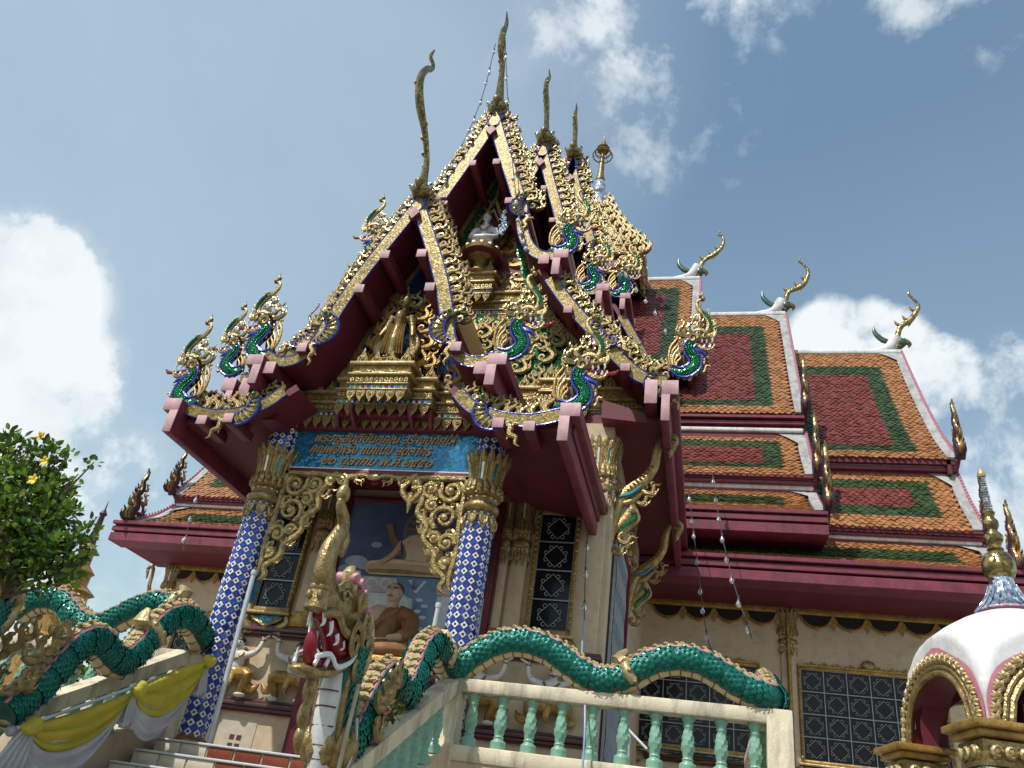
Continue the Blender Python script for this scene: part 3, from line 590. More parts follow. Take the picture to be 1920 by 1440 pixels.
# ---- pediment of the porch gable
def field(poly, fr, par, mback, mflame, name, n, smin=.22, smax=.34, zo=.06):
    """carved kanok field: flames scattered over a polygon, mirrored about the axis"""
    b = MB(); b.prism(poly, (0, 0, -.05), (1, 0, 0), (0, 1, 0), (0, 0, 1), .05, mback); link(name, b.mesh(name, False), par, fr)
    def inside(x, y):
        c = False
        for i in range(len(poly)):
            (x1, y1), (x2, y2) = poly[i], poly[i - 1]
            if (y1 > y) != (y2 > y) and x < (x2 - x1) * (y - y1) / (y2 - y1) + x1: c = not c
        return c
    xs = [p[0] for p in poly]; ys = [p[1] for p in poly]; pl = []; t = 0; random.seed(len(name) * 7 + n)
    while len(pl) < n and t < 6000:
        t += 1; x = random.uniform(0, max(xs)); y = random.uniform(min(ys), max(ys)); s = random.uniform(smin, smax)
        if inside(x, y) and inside(x * 1.02 + s * .2, y + s * .75) and all((x - a) ** 2 + (y - c) ** 2 > (.34 * s + .34 * d) ** 2 for a, c, d in pl): pl.append((x, y, s))
    me = P_flame(True, mflame, False); me.name = 'carved_flame'
    for x, y, s in pl:
        for sg in (1, -1): link('carved_flame', me, par, fr @ Matrix.Translation((sg * x, y, zo)) @ Matrix.Rotation(-sg * random.uniform(-.1, .45), 4, 'Z') @ Matrix.Diagonal((sg * s, s, s * .8, 1)))
fp = FRONT(9.82)
field([(-1.22, 7.5), (1.22, 7.5), (.95, 8.2), (.62, 9.05), (0, 10.5), (-.62, 9.05), (-.95, 8.2)], fp, r1, 'navy_mosaic', 'gold_dark', 'pediment_panel', 9, .34, .5)
b = MB()
for s in (1, -1):
    ribbon(b, [(0, 10.45), (.6, 9.1), (.95, 8.2), (1.25, 7.5)], .14, .0, .05, 'gold_leaf', 'gold', s); ribbon(b, [(0, 10.2), (.5, 9.1), (.8, 8.2), (1.05, 7.5)], .05, .02, .06, 'blue_edge', 'blue_edge', s)
link('pediment_rim', b.mesh('pediment_rim'), r1, fp)
cornice(temple, 'cornice', -1.52, 1.52, 7.48, .46, FRONT(9.66), .2)
cornice(temple, 'cornice', -.76, .76, 7.56, .46, FRONT(9.4), .2)
cornice(temple, 'cornice', -.46, .46, 7.66, .48, FRONT(9.12), .22)
b = MB(); b.box(-1.95, 1.95, 6.84, 7.08, -.5, -.02, 'crimson', .01); b.box(-.74, .74, 6.98, 7.1, -.4, .16, 'crimson', .01)
for x in (-.46, .46, .74, -.74): b.prism([(7.1, .34 if abs(x) < .5 else .2), (6.98, .3 if abs(x) < .5 else .16), (6.84, .06), (6.84, 0), (7.1, 0)], (x - .025, 0, 0), (0, 1, 0), (0, 0, 1), (1, 0, 0), .05, 'rose_fascia')
link('architrave', b.mesh('architrave'), temple, FRONT(9.68))
# ceilings and soffits inside the porch
b = MB(); b.box(-3.0, 3.0, 6.88, 7.0, -12.4, -9.95, 'crimson_soffit'); b.box(1.5, 2.9, 6.7, 6.86, -12.4, -9.2, 'crimson_soffit'); b.box(-2.9, -1.5, 6.7, 6.86, -12.4, -9.2, 'crimson_soffit')
link('porch_ceiling', b.mesh('porch_ceiling', False), temple, FRONT(0))
# ---- second gable: niche above, green carved field and cornice below
fq = FRONT(12.55)
b = MB(); b.prism([(-1.35, 11.4), (1.35, 11.4), (1.0, 12.9), (0, 15.6), (-1.0, 12.9)], (0, 0, -.05), (1, 0, 0), (0, 1, 0), (0, 0, 1), .05, 'crimson_soffit')
link('niche_back', b.mesh('niche_back', False), r2, fq)
b = MB()
for s in (1, -1):
    ribbon(b, [(0, 15.35), (.45, 14.2), (.95, 12.7), (1.35, 11.5)], .1, .0, .08, 'gold_leaf', 'gold', s); ribbon(b, [(0, 15.1), (.36, 14.1), (.8, 12.7), (1.15, 11.6)], .12, .0, .05, 'green_mosaic', 'green_mosaic', s)
    ribbon(b, [(0, 14.35), (.16, 13.9), (.36, 13.45), (.42, 13.1), (.34, 12.85)], .07, .08, .16, 'gold', 'gold', s); ribbon(b, [(0, 13.98), (.12, 13.7), (.26, 13.4), (.32, 13.1)], .04, .08, .14, 'gold_pale', 'gold', s)
    for t in np.linspace(.15, .85, 5):
        p = np.array((0, 14.3)) * (1 - t) + np.array((.42, 13.1)) * t; stroke(b, [(s * p[0], p[1]), (s * (p[0] + .12), p[1] + .12)], .025, 'gold', 1, 5, 1, .1)
    for x, y, k, a in ((.45, 12.75, .5, -.2), (.6, 12.4, .55, -.5), (.52, 13.15, .4, .0), (.75, 12.0, .5, -.6), (.3, 12.0, .4, -.9), (.95, 11.75, .45, -.3), (.55, 11.72, .45, -.2)): flame(b, s * x, y, k, -s * abs(a), s, 'gold_dark' if y > 12.3 else 'gold')
stroke(b, [(0, 14.3), (0, 14.55), (0, 14.8)], [.06, .04, .01], 'gold', 1, 6, 2, .1)
link('niche_frame', b.mesh('niche_frame'), r2, fq)
cornice(temple, 'cornice', -1.7, 1.7, 11.62, .6, FRONT(12.45), .26)
cornice(temple, 'cornice', -.36, .36, 11.95, .58, FRONT(12.2), .26)
b = MB(); b.lathe([(.1, 11.9), (.2, 11.95), (.15, 12.06), (.13, 12.25), (.3, 12.33), (.42, 12.38), (.44, 12.46), (.36, 12.54), (.05, 12.54)], (0, 0, 0), 'gold', 20)
for i in range(14):
    a = 2 * math.pi * i / 14; b.ball((.38 * math.cos(a), .38 * math.sin(a), 12.47), (.07, .07, .08), 'gold_pale', 6, 5)
b.lathe([(.3, 12.325), (.41, 12.375)], (0, 0, 0), 'crimson', 20)
link('lotus_pedestal', b.mesh('lotus_pedestal'), r2, Matrix.Translation((X0, 12.25, 0)))
fr_ = FRONT(12.35)
field([(-3.2, 9.15), (3.2, 9.15), (2.6, 9.9), (1.7, 10.9), (-1.7, 10.9), (-2.6, 9.9)], fr_, r2, 'green_mosaic', 'gold', 'lower_panel', 80, .30, .50)
b = MB()
for s in (1, -1):
    b = MB(); ribbon(b, [(1.6, 11.0), (2.6, 9.85), (3.3, 9.1)], .22, .0, .05, 'gold_leaf', 'gold', s)
    for i, (p, t) in enumerate(along([(1.45, 10.9), (2.42, 9.8), (3.05, 9.15)], .07)): b.box(s * p[0] - .022, s * p[0] + .022, p[1] - .022, p[1] + .022, .0, .035, 'bead_white' if i % 2 else 'tile_dark')
    link('panel_rim', b.mesh('panel_rim'), r2, fr_)
cornice(temple, 'cornice', -3.62, 3.62, 9.16, .62, FRONT(12.2), .28, True, .24)
cornice(temple, 'cornice', 1.7, 2.6, 9.24, .62, FRONT(12.05), .28, True, .24); cornice(temple, 'cornice', -2.6, -1.7, 9.24, .62, FRONT(12.05), .28, True, .24)
# ---- crossing tower and spire
ct = MB(); tiers = [(2.2, 20.2, 21.0), (1.95, 21.2, 21.6), (1.6, 21.8, 22.2), (1.3, 22.4, 22.8), (1.05, 23.0, 23.4), (.8, 23.6, 24.0), (.58, 24.2, 24.6), (.4, 24.8, 25.2)]
for h, z0, z1 in tiers:
    ct.box(-h, h, -h, h, z0, z1, 'crimson' if h > 2.1 else 'gold_dark', .02); ct.box(-h - .12, h + .12, -h - .12, h + .12, z1, z1 + .1, 'gold', .02); ct.box(-h - .06, h + .06, -h - .06, h + .06, z0, z0 + .1, 'gold_pale', .02)
tower = link('crossing_tower', ct.mesh('crossing_tower'), temple, Matrix.Translation((X0, 24.4, 0)))
MT = Matrix.Translation((X0, 24.4, 0)); p = MB(); antefix(p, 0, 0, 1, .7, 'gold_pale'); AF = p.mesh('antefix')
for h, z0, z1 in tiers:
    n = max(3, int(h * 2 / .32))
    for i in range(n + 1):
        u = -h - .08 + (2 * h + .16) * i / n
        for o, ex, en in (((u, -h - .1, z1 + .08), (1, 0, 0), (0, -1, 0)), ((h + .1, u, z1 + .08), (0, 1, 0), (1, 0, 0)), ((-h - .1, u, z1 + .08), (0, 1, 0), (-1, 0, 0))):
            k = .42 if i % 2 == 0 else .34
            link('antefix', AF, tower, MT @ frame(o, ex, (0, 0, 1), en) @ Matrix.Diagonal((k, k * 1.2, k, 1)))
    for i in range(int(h * 7)):
        u = random.uniform(-h, h); k = random.uniform(.4, .6); zz0 = random.uniform(z0 - .1, z1 - .2)
        for o, ex, en in (((u, -h - .08, zz0), (1, 0, 0), (0, -1, 0)), ((h + .08, u, zz0), (0, 1, 0), (1, 0, 0))): link('carved_flame', FL, tower, MT @ frame(o, ex, (0, 0, 1), en) @ Matrix.Rotation(random.uniform(-.5, .5), 4, 'Z') @ Matrix.Diagonal((k * random.choice((1, -1)), k, k, 1)))
    for sg in (1, -1): link('flame_crest', FL, tower, MT @ frame((sg * (h + .12), -h - .12, z1 + .1), (sg, 0, 0), (0, 0, 1), (0, -1, 0)) @ Matrix.Diagonal((.6, .7, .6, 1)))
b = MB()
b.lathe([(.4, 25.2), (.46, 25.3), (.34, 25.5), (.4, 25.65), (.32, 25.85), (.36, 26.1), (.3, 26.3), (.38, 26.4), (.3, 26.55), (.34, 26.65), (.25, 26.75), (.28, 26.9), (.2, 27.0), (.23, 27.12), (.16, 27.2)], (0, 0, 0), 'silver_mirror', 16)
b.lathe([(.2, 27.2), (.22, 27.3), (.16, 27.4), (.17, 27.5), (.13, 27.65), (.12, 28.2), (.075, 28.9), (.06, 29.0)], (0, 0, 0), 'gold_leaf', 14)
for r_, z_ in ((.43, 28.78), (.34, 28.98), (.25, 29.14)):
    b.tube([(r_ * math.cos(2 * math.pi * i / 20), r_ * math.sin(2 * math.pi * i / 20), z_) for i in range(21)], .03, 'gold_dark', 5, (0, 0, 1), 1, 1)
    for i in range(6): b.tube([(0, 0, z_ + .06), (r_ * math.cos(i * 1.047), r_ * math.sin(i * 1.047), z_)], .018, 'gold_dark', 4, (0, 0, 1), 1, 1)
b.tube([(0, 0, 28.9), (0, 0, 29.9)], .035, 'gold', 6, (1, 0, 0), 1, 1)
b.lathe([(.3, 29.2), (.22, 29.28), (.2, 29.4), (.14, 29.46), (.13, 29.56), (.07, 29.64), (.02, 30.0), (.005, 30.3)], (0, 0, 0), 'gold', 12)
link('spire', b.mesh('spire'), tower, MT)
# ================================================================== WING ROOFS
tile_items = []
tp = []
for m_ in ('tile_orange', 'tile_green', 'tile_red'):
    p = MB(); w, l = .082, .2
    V = [(-w, 0, .03), (w, 0, .03), (w, -l * .55, .05), (0, -l, .058), (-w, -l * .55, .05), (-w, 0, .0), (w, 0, .0), (w, -l * .55, .018), (0, -l, .02), (-w, -l * .55, .018)]
    p.add(V, [(0, 4, 3, 2, 1), (2, 3, 8, 7), (3, 4, 9, 8), (1, 2, 7, 6), (4, 0, 5, 9)], m_); tp.append(p)
def MX(s, x): return x if s > 0 else 2 * X0 - x
def roof_tiles(s, x0, x1, prof, full0, gb=.55, rb=.95, vb=(.12, .10), inner=True):
    """lay diamond tiles over a slope: orange border, green band, red centre; profile from ridge to eave as (y,z)"""
    P = smooth(prof, 5); d = np.r_[0, np.cumsum(np.linalg.norm(np.diff(P, axis=0), axis=1))]; Lg = d[-1]; row = .115; wd = .168
    nr = int(Lg / row); x0f = full0
    for r in range(nr):
        t = Lg - (nr - r) * row + row * 0
        y = np.interp(t, d, P[:, 0]); z = np.interp(t, d, P[:, 1]); y2 = np.interp(min(t + .1, Lg), d, P[:, 0]); z2 = np.interp(min(t + .1, Lg), d, P[:, 1])
        ey = np.array((0, y - y2, z - z2)); ey = ey / (np.linalg.norm(ey) + 1e-9) if np.linalg.norm(ey) > 1e-6 else np.array((0, .5, .8))
        en = np.cross((1, 0, 0), ey)
        n = int((x1 - x0) / wd)
        for i in range(n):
            x = x0 + (i + .5 + (.5 if r % 2 else 0)) * wd
            if x > x1 - .02: continue
            f = t / Lg; dx = min(x - x0f, x1 - x)
            c = 0
            if dx > gb and vb[0] < f < 1 - vb[1]: c = 1
            if inner and dx > rb and vb[0] * 1.75 < f < 1 - vb[1] * 1.75: c = 2
            j = random.uniform(-.016, .016); XX = MX(s, x)
            ey_ = ey + en * random.uniform(-.07, .07) + np.array((random.uniform(-.05, .05), 0, 0))
            tile_items.append((frame((XX + j, y, z + random.uniform(-.006, .008)), (1, 0, 0), ey_ * random.uniform(.94, 1.06), en), c))
def slab(mb, s, x0, x1, prof, th, m):
    P = smooth(prof, 3); a, c = MX(s, x0), MX(s, x1)
    if a > c: a, c = c, a
    poly = [(p[0], p[1]) for p in P] + [(p[0], p[1] - th) for p in P[::-1]]
    mb.prism(poly, (a, 0, 0), (0, 1, 0), (0, 0, 1), (1, 0, 0), c - a, m)
def steps(mb, s, x0, x1, y, z1, rows, m='rose_fascia'):
    """stepped crimson moulding: rows of (height, projection)"""
    a, c = sorted((MX(s, x0), MX(s, x1))); z = z1
    for h, pr in rows:
        mb.box(a, c, y - pr, y + .35, z - h, z, m, .012)
        for xj in np.arange(a + .7, c - .3, 2.35): mb.box(xj - .005, xj + .005, y - pr - .002, y - pr + .02, z - h + .012, z - .012, 'maroon_line')     # board joints
        z -= h
def P_hang():
    """flame-shaped eave finial seen side-on: stacked curls, wavy tip"""
    b = MB()
    stroke(b, [(0, 0), (.1, .16), (.03, .36), (.12, .56), (.04, .74), (.1, .9), (.05, 1.06), (.09, 1.2)], [.1, .11, .09, .075, .062, .05, .038, .012], 'purple_dark', .9, 7)
    stroke(b, [(.07, 0), (.19, .16), (.1, .36), (.19, .56), (.09, .74), (.14, .9), (.08, 1.06), (.11, 1.2)], [.035, .04, .035, .03, .028, .025, .02, .008], 'gold', 1.4, 6)
    for x, y, k, f, m_ in ((-.06, .02, .36, -1, 'purple_dark'), (.12, .06, .36, 1, 'gold_dark'), (-.06, .24, .36, -1, 'rose_back_darkened'), (.14, .34, .3, 1, 'gold'), (-.04, .48, .3, -1, 'gold_dark'), (.12, .6, .24, 1, 'rose_back_darkened'), (.0, .74, .22, -1, 'gold_dark'), (-.16, -.02, .42, -1, 'maroon_line'), (.22, .0, .3, 1, 'purple_dark')):
        flame(b, x, y, k, -f * .5, f, m_, True, 5)
    for q in ((.06, 1.12), (.05, .98)): b.ball((q[0], q[1], 0), .04, 'gold', 6, 5)
    return b.mesh('eave_finial')
HANG = P_hang()
def barge_end(par, s, x1, prof, w=.2, hang=1.0, teeth=True):
    """white verge with corner plate, rose teeth beyond it and a flame finial at the eave"""
    P = smooth(prof, 4); b = MB(); a = MX(s, x1); T = np.gradient(P, axis=0); n = np.column_stack((-T[:, 1], T[:, 0])); n /= np.linalg.norm(n, axis=1)[:, None]
    if n[:, 1].mean() < 0: n = -n
    A = P + n * .07; B = P - n * .22; poly = [tuple(q) for q in A] + [tuple(q) for q in B[::-1]]
    b.prism(poly, (a - s * w, 0, 0), (0, 1, 0), (0, 0, 1), (s, 0, 0), w, 'weathered_plaster')
    b.prism([tuple(q) for q in P + n * .03] + [tuple(q) for q in (P - n * .34)[::-1]], (a, 0, 0), (0, 1, 0), (0, 0, 1), (s, 0, 0), .06, 'rose_fascia')
    q0 = P[0] + n[0] * .07   # corner plate under the ridge
    pl = [P[0] + n[0] * .045, P[min(3, len(P) - 1)] + n[2] * .045]
    L = np.linalg.norm(P[-1] - P[0]); v = (P[-1] - P[0]) / L; k = min(.7, L * .3)
    b.add([(a - s * w, q0[0], q0[1] - .01), (a - s * (w + .55), q0[0], q0[1] - .01), (a - s * (w + .3), *(q0 + v * k * .4)), (a - s * w, *(q0 + v * k))], [(0, 1, 2, 3)], 'weathered_plaster')
    o = b.build('verge', par)
    if teeth:
        t = MB(); t.ball((0, 0, .07), (.05, .05, .09), 'pink_scroll', 6, 5); t.ball((0, .02, .15), (.03, .03, .05), 'rose_fascia', 5, 4); me = t.mesh('verge_tooth')
        for p, e in along([tuple(q) for q in P], .13, .1):
            link('verge_tooth', me, o, Matrix.Translation((a + s * .04, p[0], p[1] + .03)))
    if hang:
        p = P[-1]; link('eave_finial', HANG, par, frame((a + s * .06, p[0] - .05, p[1]), (0, -1, 0), (0, 0, 1), (s, 0, 0)) @ Matrix.Diagonal((hang, hang, hang, 1)))
    return o
RC = [(24.4, 18.15), (23.5, 16.5), (22.6, 14.95), (21.5, 13.3), (20.5, 12.15)]
RB = [(24.4, 19.85), (23.5, 18.2), (22.6, 16.55), (21.75, 15.0), (20.95, 13.72)]
RA = [(24.4, 21.6), (23.6, 20.0), (22.7, 18.2), (21.9, 16.6), (21.2, 15.4)]
mirror = lambda pr: [(48.8 - y, z) for y, z in pr]
wroof = {}
for s in (1, -1):
    b = MB()
    for pr, x0, x1 in ((RC, -4.7, 6.2), (RB, -4.7, 2.55), (RA, -4.7, -.48)):
        slab(b, s, x0, x1, pr, .14, 'crimson_soffit'); slab(b, s, x0, x1, mirror(pr), .14, 'tile_orange')
    T2o = [(20.85, 11.92), (20.2, 10.75), (19.45, 9.72)]; T3o = [(19.75, 9.45), (19.1, 8.85), (18.3, 8.34)]
    T2i = [(21.1, 13.12), (20.4, 12.05), (19.5, 11.05)]; T3i = [(19.8, 10.72), (19.1, 10.1), (18.25, 9.52)]
    for pr, x0, x1 in ((T2o, 2.5, 6.2), (T3o, -1.65, 6.2), (T2i, -1.65, 2.55), (T3i, -1.65, 2.55)): slab(b, s, x0, x1, pr, .12, 'crimson_soffit')
    # gable ends below the verge
    for pr, x in ((RC, 6.1), (RB, 2.45), (RA, -.58)):
        P = smooth(pr, 3); a = MX(s, x); b.prism([tuple(p) for p in P] + [(P[-1][0], P[-1][1] - .4), (48.8 - P[-1][0], P[-1][1] - .4)] + [(48.8 - p[0], p[1]) for p in P[::-1]], (a, 0, 0), (0, 1, 0), (0, 0, 1), (-s, 0, 0), .1, 'crimson')
    # risers between the tiers, eave mouldings
    steps(b, s, 2.5, 6.25, 20.82, 12.12, ((.09, .3), (.05, .14), (.12, .22), (.25, .1)))
    steps(b, s, -1.65, 2.6, 21.1, 13.6, ((.09, .3), (.05, .14), (.12, .22), (.28, .1)))
    steps(b, s, 2.5, 6.25, 19.72, 9.74, ((.08, .3), (.04, .14), (.1, .22), (.2, .1)))
    steps(b, s, -1.65, 2.6, 19.75, 11.06, ((.08, .3), (.04, .14), (.1, .22), (.25, .1)))
    steps(b, s, -1.65, 2.62, 18.25, 9.46, ((.09, .26), (.05, .16), (.13, .22), (.05, .12), (.24, .2)))
    steps(b, s, -1.65, 6.7, 18.3, 8.30, ((.1, .34), (.05, .2), (.13, .28), (.05, .16), (.23, .26)))
    a, c = sorted((MX(s, -1.65), MX(s, 2.6))); b.box(a, c, 18.2, 19.7, 8.94, 9.0, 'crimson_soffit'); b.box(a, c, 19.5, 19.7, 8.9, 9.6, 'crimson')
    a, c = sorted((MX(s, -1.65), MX(s, 6.6))); b.box(a, c, 18.2, 20.3, 7.76, 7.86, 'crimson_soffit')
    a = MX(s, 6.35); 
    wr = b.build('wing_roof', temple, True, 30); wroof[s] = wr
    # ridges
    for x0, x1, z in ((-4.7 + 2.2, -.43, 21.62), (-.5, 2.6, 19.87), (2.5, 6.26, 18.17)):
        b = MB(); a, c = sorted((MX(s, x0), MX(s, x1))); b.box(a, c, 24.28, 24.52, z - .08, z + .1, 'white_plaster', .03)
        b.tube([(MX(s, x1 - 1.0), 24.4, z + .05), (MX(s, x1 - .4), 24.4, z + .16), (MX(s, x1 - .05), 24.4, z + .62)], [.1, .18, .24], 'white_plaster', 8, (0, 1, 0), .8, 4); b.build('ridge_cap', wr)
    for x0, x1, y, z in ((2.62, 6.2, 20.84, 11.98), (-1.6, 2.55, 21.1, 13.16), (-1.6, 6.2, 19.74, 9.48), (-1.6, 2.55, 19.8, 10.76)):
        b = MB(); a, c = sorted((MX(s, x0), MX(s, x1))); b.box(a, c, y - .18, y + .06, z - .04, z + .09, 'white_plaster', .025); b.build('ridge_cap', wr)
    for pr, x1, h, te in ((RC, 6.26, 1.45, True), (RB, 2.6, 1.6, True), (RA, -.43, 0, True), (T2o, 6.26, 1.25, True), (T3o, 6.3, 1.35, True), (T2i, 2.6, 1.5, True), (T3i, 2.62, 1.5, False)): barge_end(wr, s, x1, pr, .24, h, te)
    for pts in ([(-.57, 21.78), (-.42, 22.25), (-.24, 22.6), (.08, 22.83), (.32, 23.09), (.46, 23.44), (.4, 23.78), (.26, 23.87), (.38, 24.1)], [(2.52, 20.07), (2.65, 20.56), (2.79, 20.93), (3.18, 21.14), (3.42, 21.46), (3.5, 21.89), (3.33, 22.24), (3.2, 22.37), (3.27, 22.58)], [(6.2, 18.4), (6.25, 18.89), (6.41, 19.3), (6.69, 19.52), (6.96, 19.91), (7.06, 20.21), (6.92, 20.5), (6.81, 20.69), (6.84, 20.9)]):
        b = MB(); Q = [(MX(s, x), 24.4, z) for x, z in pts]; b.tube(Q, [.18, .1, .09, .11, .08, .06, .048, .04, .018], 'gold_mirror', 8, (0, 1, 0), .7, 4)
        q = np.array(Q[0]); b.ball(q + (s * .12, 0, .2), (.18, .16, .2), 'patina', 10, 7)
        b.tube([q + (-s * .1, 0, .22), q + (-s * .42, 0, .3), q + (-s * .66, 0, .62), q + (-s * .68, 0, .95)], [.1, .11, .08, .01], 'patina', 7, (0, 1, 0), .6, 3)
        b.tube([q + (s * .2, 0, .3), q + (s * .38, 0, .16), q + (s * .34, 0, -.02)], [.12, .09, .01], 'gold_leaf', 7, (0, 1, 0), .8, 3)
        for i in (2, 3, 4):
            e = np.array(Q[i]); b.tube([e, e + (-s * .14, 0, .1), e + (-s * .2, 0, .26)], [.07, .06, .005], 'gold_dark', 5, (0, 1, 0), .7, 2)
        e = np.array(Q[3]); b.tube([e + (0, 0, -.08), e + (-s * .05, 0, -.26)], [.07, .01], 'gold_dark', 5, (0, 1, 0), .7, 1)
        b.build('chofah', wr)
    n0 = len(tile_items)
    vis0 = -2.6 if s > 0 else 2.0
    for pr, x0, x1, fx, gb, rb, vb, inn in ((RA, -2.6, -.62, -4.2, .55, 1.05, (.1, .1), True), (RB, -1.6, 2.4, -2.0, .62, 1.12, (.12, .07), True), (RC, 2.45, 6.08, 1.95, .65, 1.15, (.12, .08), True),
                                     (T2o, 2.6, 6.08, 2.0, .6, 1.05, (.16, .24), True), (T3o, -1.6, 6.08, -2.2, .6, 9, (.24, .36), False), (T2i, -1.6, 2.4, -2.2, .55, 1.0, (.16, .2), True), (T3i, -1.6, 2.4, -2.2, .6, 9, (.22, .36), False)):
        if s < 0 and pr in (RA, RB): continue
        roof_tiles(s, x0, x1, pr, fx, gb, rb, vb, inn)
pieces('roof_tile', temple, tp, tile_items, 290)
# ================================================================== WALLS
b = MB()
b.box(-3.1, 3.1, FLOOR, 8.3, -12.25, -12.0, 'cream_wall')                    # porch back wall
b.box(2.85, 3.1, FLOOR, 8.3, -20.0, -12.25, 'cream_wall'); b.box(-3.1, -2.85, FLOOR, 8.3, -20.0, -12.25, 'cream_wall')
b.box(-10.35, 10.62, FLOOR, 8.0, -28.8, -20.0, 'cream_wall'); b.box(-6.5, 6.5, 8.0, 13.0, -26, -20.9, 'crimson')
link('wall', b.mesh('wall', False), temple, FRONT(0))
b = MB(); b.box(-2.9, 2.9, 8.2, 8.6, -20, -12.15, 'crimson_soffit')
for s in (1, -1): b.prism([(s * 2.9, 8.25), (s * 4.05, 8.12), (s * 4.05, 8.2), (s * 2.9, 8.6)] if s > 0 else [(-2.9, 8.25), (-2.9, 8.6), (-4.05, 8.2), (-4.05, 8.12)], (0, 0, -20), (1, 0, 0), (0, 1, 0), (0, 0, 1), 8.3, 'crimson_soffit')
link('side_soffit', b.mesh('side_soffit', False), temple, FRONT(0))
# plinth mouldings
def moulding(u0, u1, z, y, par=None, m='brown_mould'):
    b = MB()
    for dz, h, pr in ((0, .05, .10), (.05, .06, .14), (.11, .05, .08)): b.box(u0 - pr * .3, u1 + pr * .3, z + dz, z + dz + h, -y, -y + pr, m, .01)
    b.box(u0, u1, z - .03, z, -y, -y + .05, 'crimson')
    return link('moulding', b.mesh('moulding'), par or temple, FRONT(0))
moulding(-3.14, 3.14, 3.1, 12.0); moulding(-3.14, 3.14, 4.24, 12.0)
moulding(3.3, 10.6, 4.1, 20.0); moulding(-10.3, -3.3, 4.1, 20.0)
for u in (-2.35, 2.1):
    b = MB()        # vents under the plinth
    b.box(u - .34, u + .34, 2.42, 2.98, -12.0, -11.99, 'riser_cream')
    for i in (0, 1):
        for j in (0, 1): b.box(u + .0 + i * .12 - .06, u + .08 + i * .12 - .06, 2.55 + j * .12, 2.62 + j * .12, -12, -11.985, 'brown_mould')
    link('vent_panel', b.mesh('vent_panel'), temple, FRONT(0))
# ---- windows with iron grilles
def scroll_motif(b, cx, cy, q, r=.008, m='iron_light'):
    for sx in (1, -1):
        for sy in (1, -1):
            stroke(b, [(cx, cy + sy * q * .95), (cx + sx * q * .35, cy + sy * q * .62), (cx + sx * q * .62, cy + sy * q * .35), (cx + sx * q * .95, cy)], r, m, 1, 4, 1)
            stroke(b, [(cx + sx * (.42 * q + .16 * q * math.cos(a)), cy + sy * (.75 * q + .16 * q * math.sin(a)), 0) for a in np.linspace(-2.2, 2.8, 8)], r, m, 1, 4, 1)
            stroke(b, [(cx + sx * (.82 * q + .15 * q * math.cos(a)), cy + sy * (.32 * q + .15 * q * math.sin(a)), 0) for a in np.linspace(-1.2, 3.6, 8)], r, m, 1, 4, 1)
def window(u0, u1, z0, z1, y, nx, nz, brown=True, top=True, sill=True, mot=None):
    fr = FRONT(y)
    b = MB(); b.box(u0, u1, z0, z1, -.02, .012, 'glass_dark'); w = link('window', b.mesh('window', False), temple, fr)
    b = MB(); t = .07
    for a, c, d, e in ((u0 - t, u0, z0 - t, z1 + t), (u1, u1 + t, z0 - t, z1 + t), (u0, u1, z1, z1 + t), (u0, u1, z0 - t, z0)): b.box(a, c, d, e, -.02, .07, 'gold_dark', .008)
    for sg, xx in ((-1, u0), (1, u1)):
        n = int((z1 - z0) / .09)
        for i in range(n): b.ball((xx + sg * .04, z0 + (i + .5) * (z1 - z0) / n, .075), (.035, .04, .03), 'gold', 6, 4)
    link('window_frame', b.mesh('window_frame'), w, fr)
    dx, dz = (u1 - u0) / nx, (z1 - z0) / nz; bm_ = MB(); bm_.box(-.008, .008, 0, 1, 0, .016, 'iron_grey'); vb = bm_.mesh('grille_bar'); 
    for i in range(nx + 1): link('grille_bar', vb, w, fr @ Matrix.Translation((u0 + i * dx, z0, .03)) @ Matrix.Diagonal((1.2, z1 - z0, 1, 1)))
    for j in range(nz + 1): link('grille_bar', vb, w, fr @ Matrix.Translation((u0, z0 + j * dz, .034)) @ Matrix.Rotation(-math.pi / 2, 4, 'Z') @ Matrix.Diagonal((1.2, u1 - u0, 1, 1)))
    s_ = MB(); scroll_motif(s_, 0, 0, .5, .014); me = s_.mesh('grille_scroll')
    k = min(dx, dz) * (mot or .8)
    for i in range(nx):
        for j in range(nz): link('grille_scroll', me, w, fr @ Matrix.Translation((u0 + (i + .5) * dx, z0 + (j + .5) * dz, .036)) @ Matrix.Diagonal((k, k, k, 1)))
    b = MB()
    if top:
        for i in range(int((u1 - u0) / .28)):
            x = u0 + .14 + i * .28; f = 1 if x < (u0 + u1) / 2 else -1; flame(b, x, z1 + t, .24, -f * 1.1, f, 'gold_dark')
        b.ball(((u0 + u1) / 2, z1 + .2, .03), (.16, .13, .06), 'gold', 8, 6); b.box(u0 - t, u1 + t, z1 + t, z1 + t + .04, 0, .08, 'gold_dark')
    if sill:
        b.box(u0 - .12, u1 + .12, z0 - t - .05, z0 - t, -.02, .14, 'gold_pale', .01)
        for s in (1, -1):
            c = (u0 + u1) / 2; e = (u1 - u0) / 2
            stroke(b, [(c + s * (e + .06), z0 - .14), (c + s * (e + .1), z0 - .24), (c + s * (e - .02), z0 - .34), (c + s * (e + .04), z0 - .44)], [.05, .07, .06, .03], 'gold', .8, 6, 3, .06); stroke(b, spiral(c + s * (e - .04), z0 - .36, .08, 0, 1.2, s, 9), .02, 'gold', .9, 5, 1, .08)
            stroke(b, [(c + s * e, z0 - .16), (c + s * e * .55, z0 - .22), (c, z0 - .3)], [.03, .045, .03], 'gold', .8, 5, 3, .06)
        b.prism([(u0, z0 - .13), (u0 + .05, z0 - .22), ((u0 + u1) / 2, z0 - .3), (u1 - .05, z0 - .22), (u1, z0 - .13)], (0, 0, .0), (1, 0, 0), (0, 1, 0), (0, 0, 1), .03, 'blue_mosaic')
    if b.f: link('window_ornament', b.mesh('window_ornament'), w, fr)
    return w
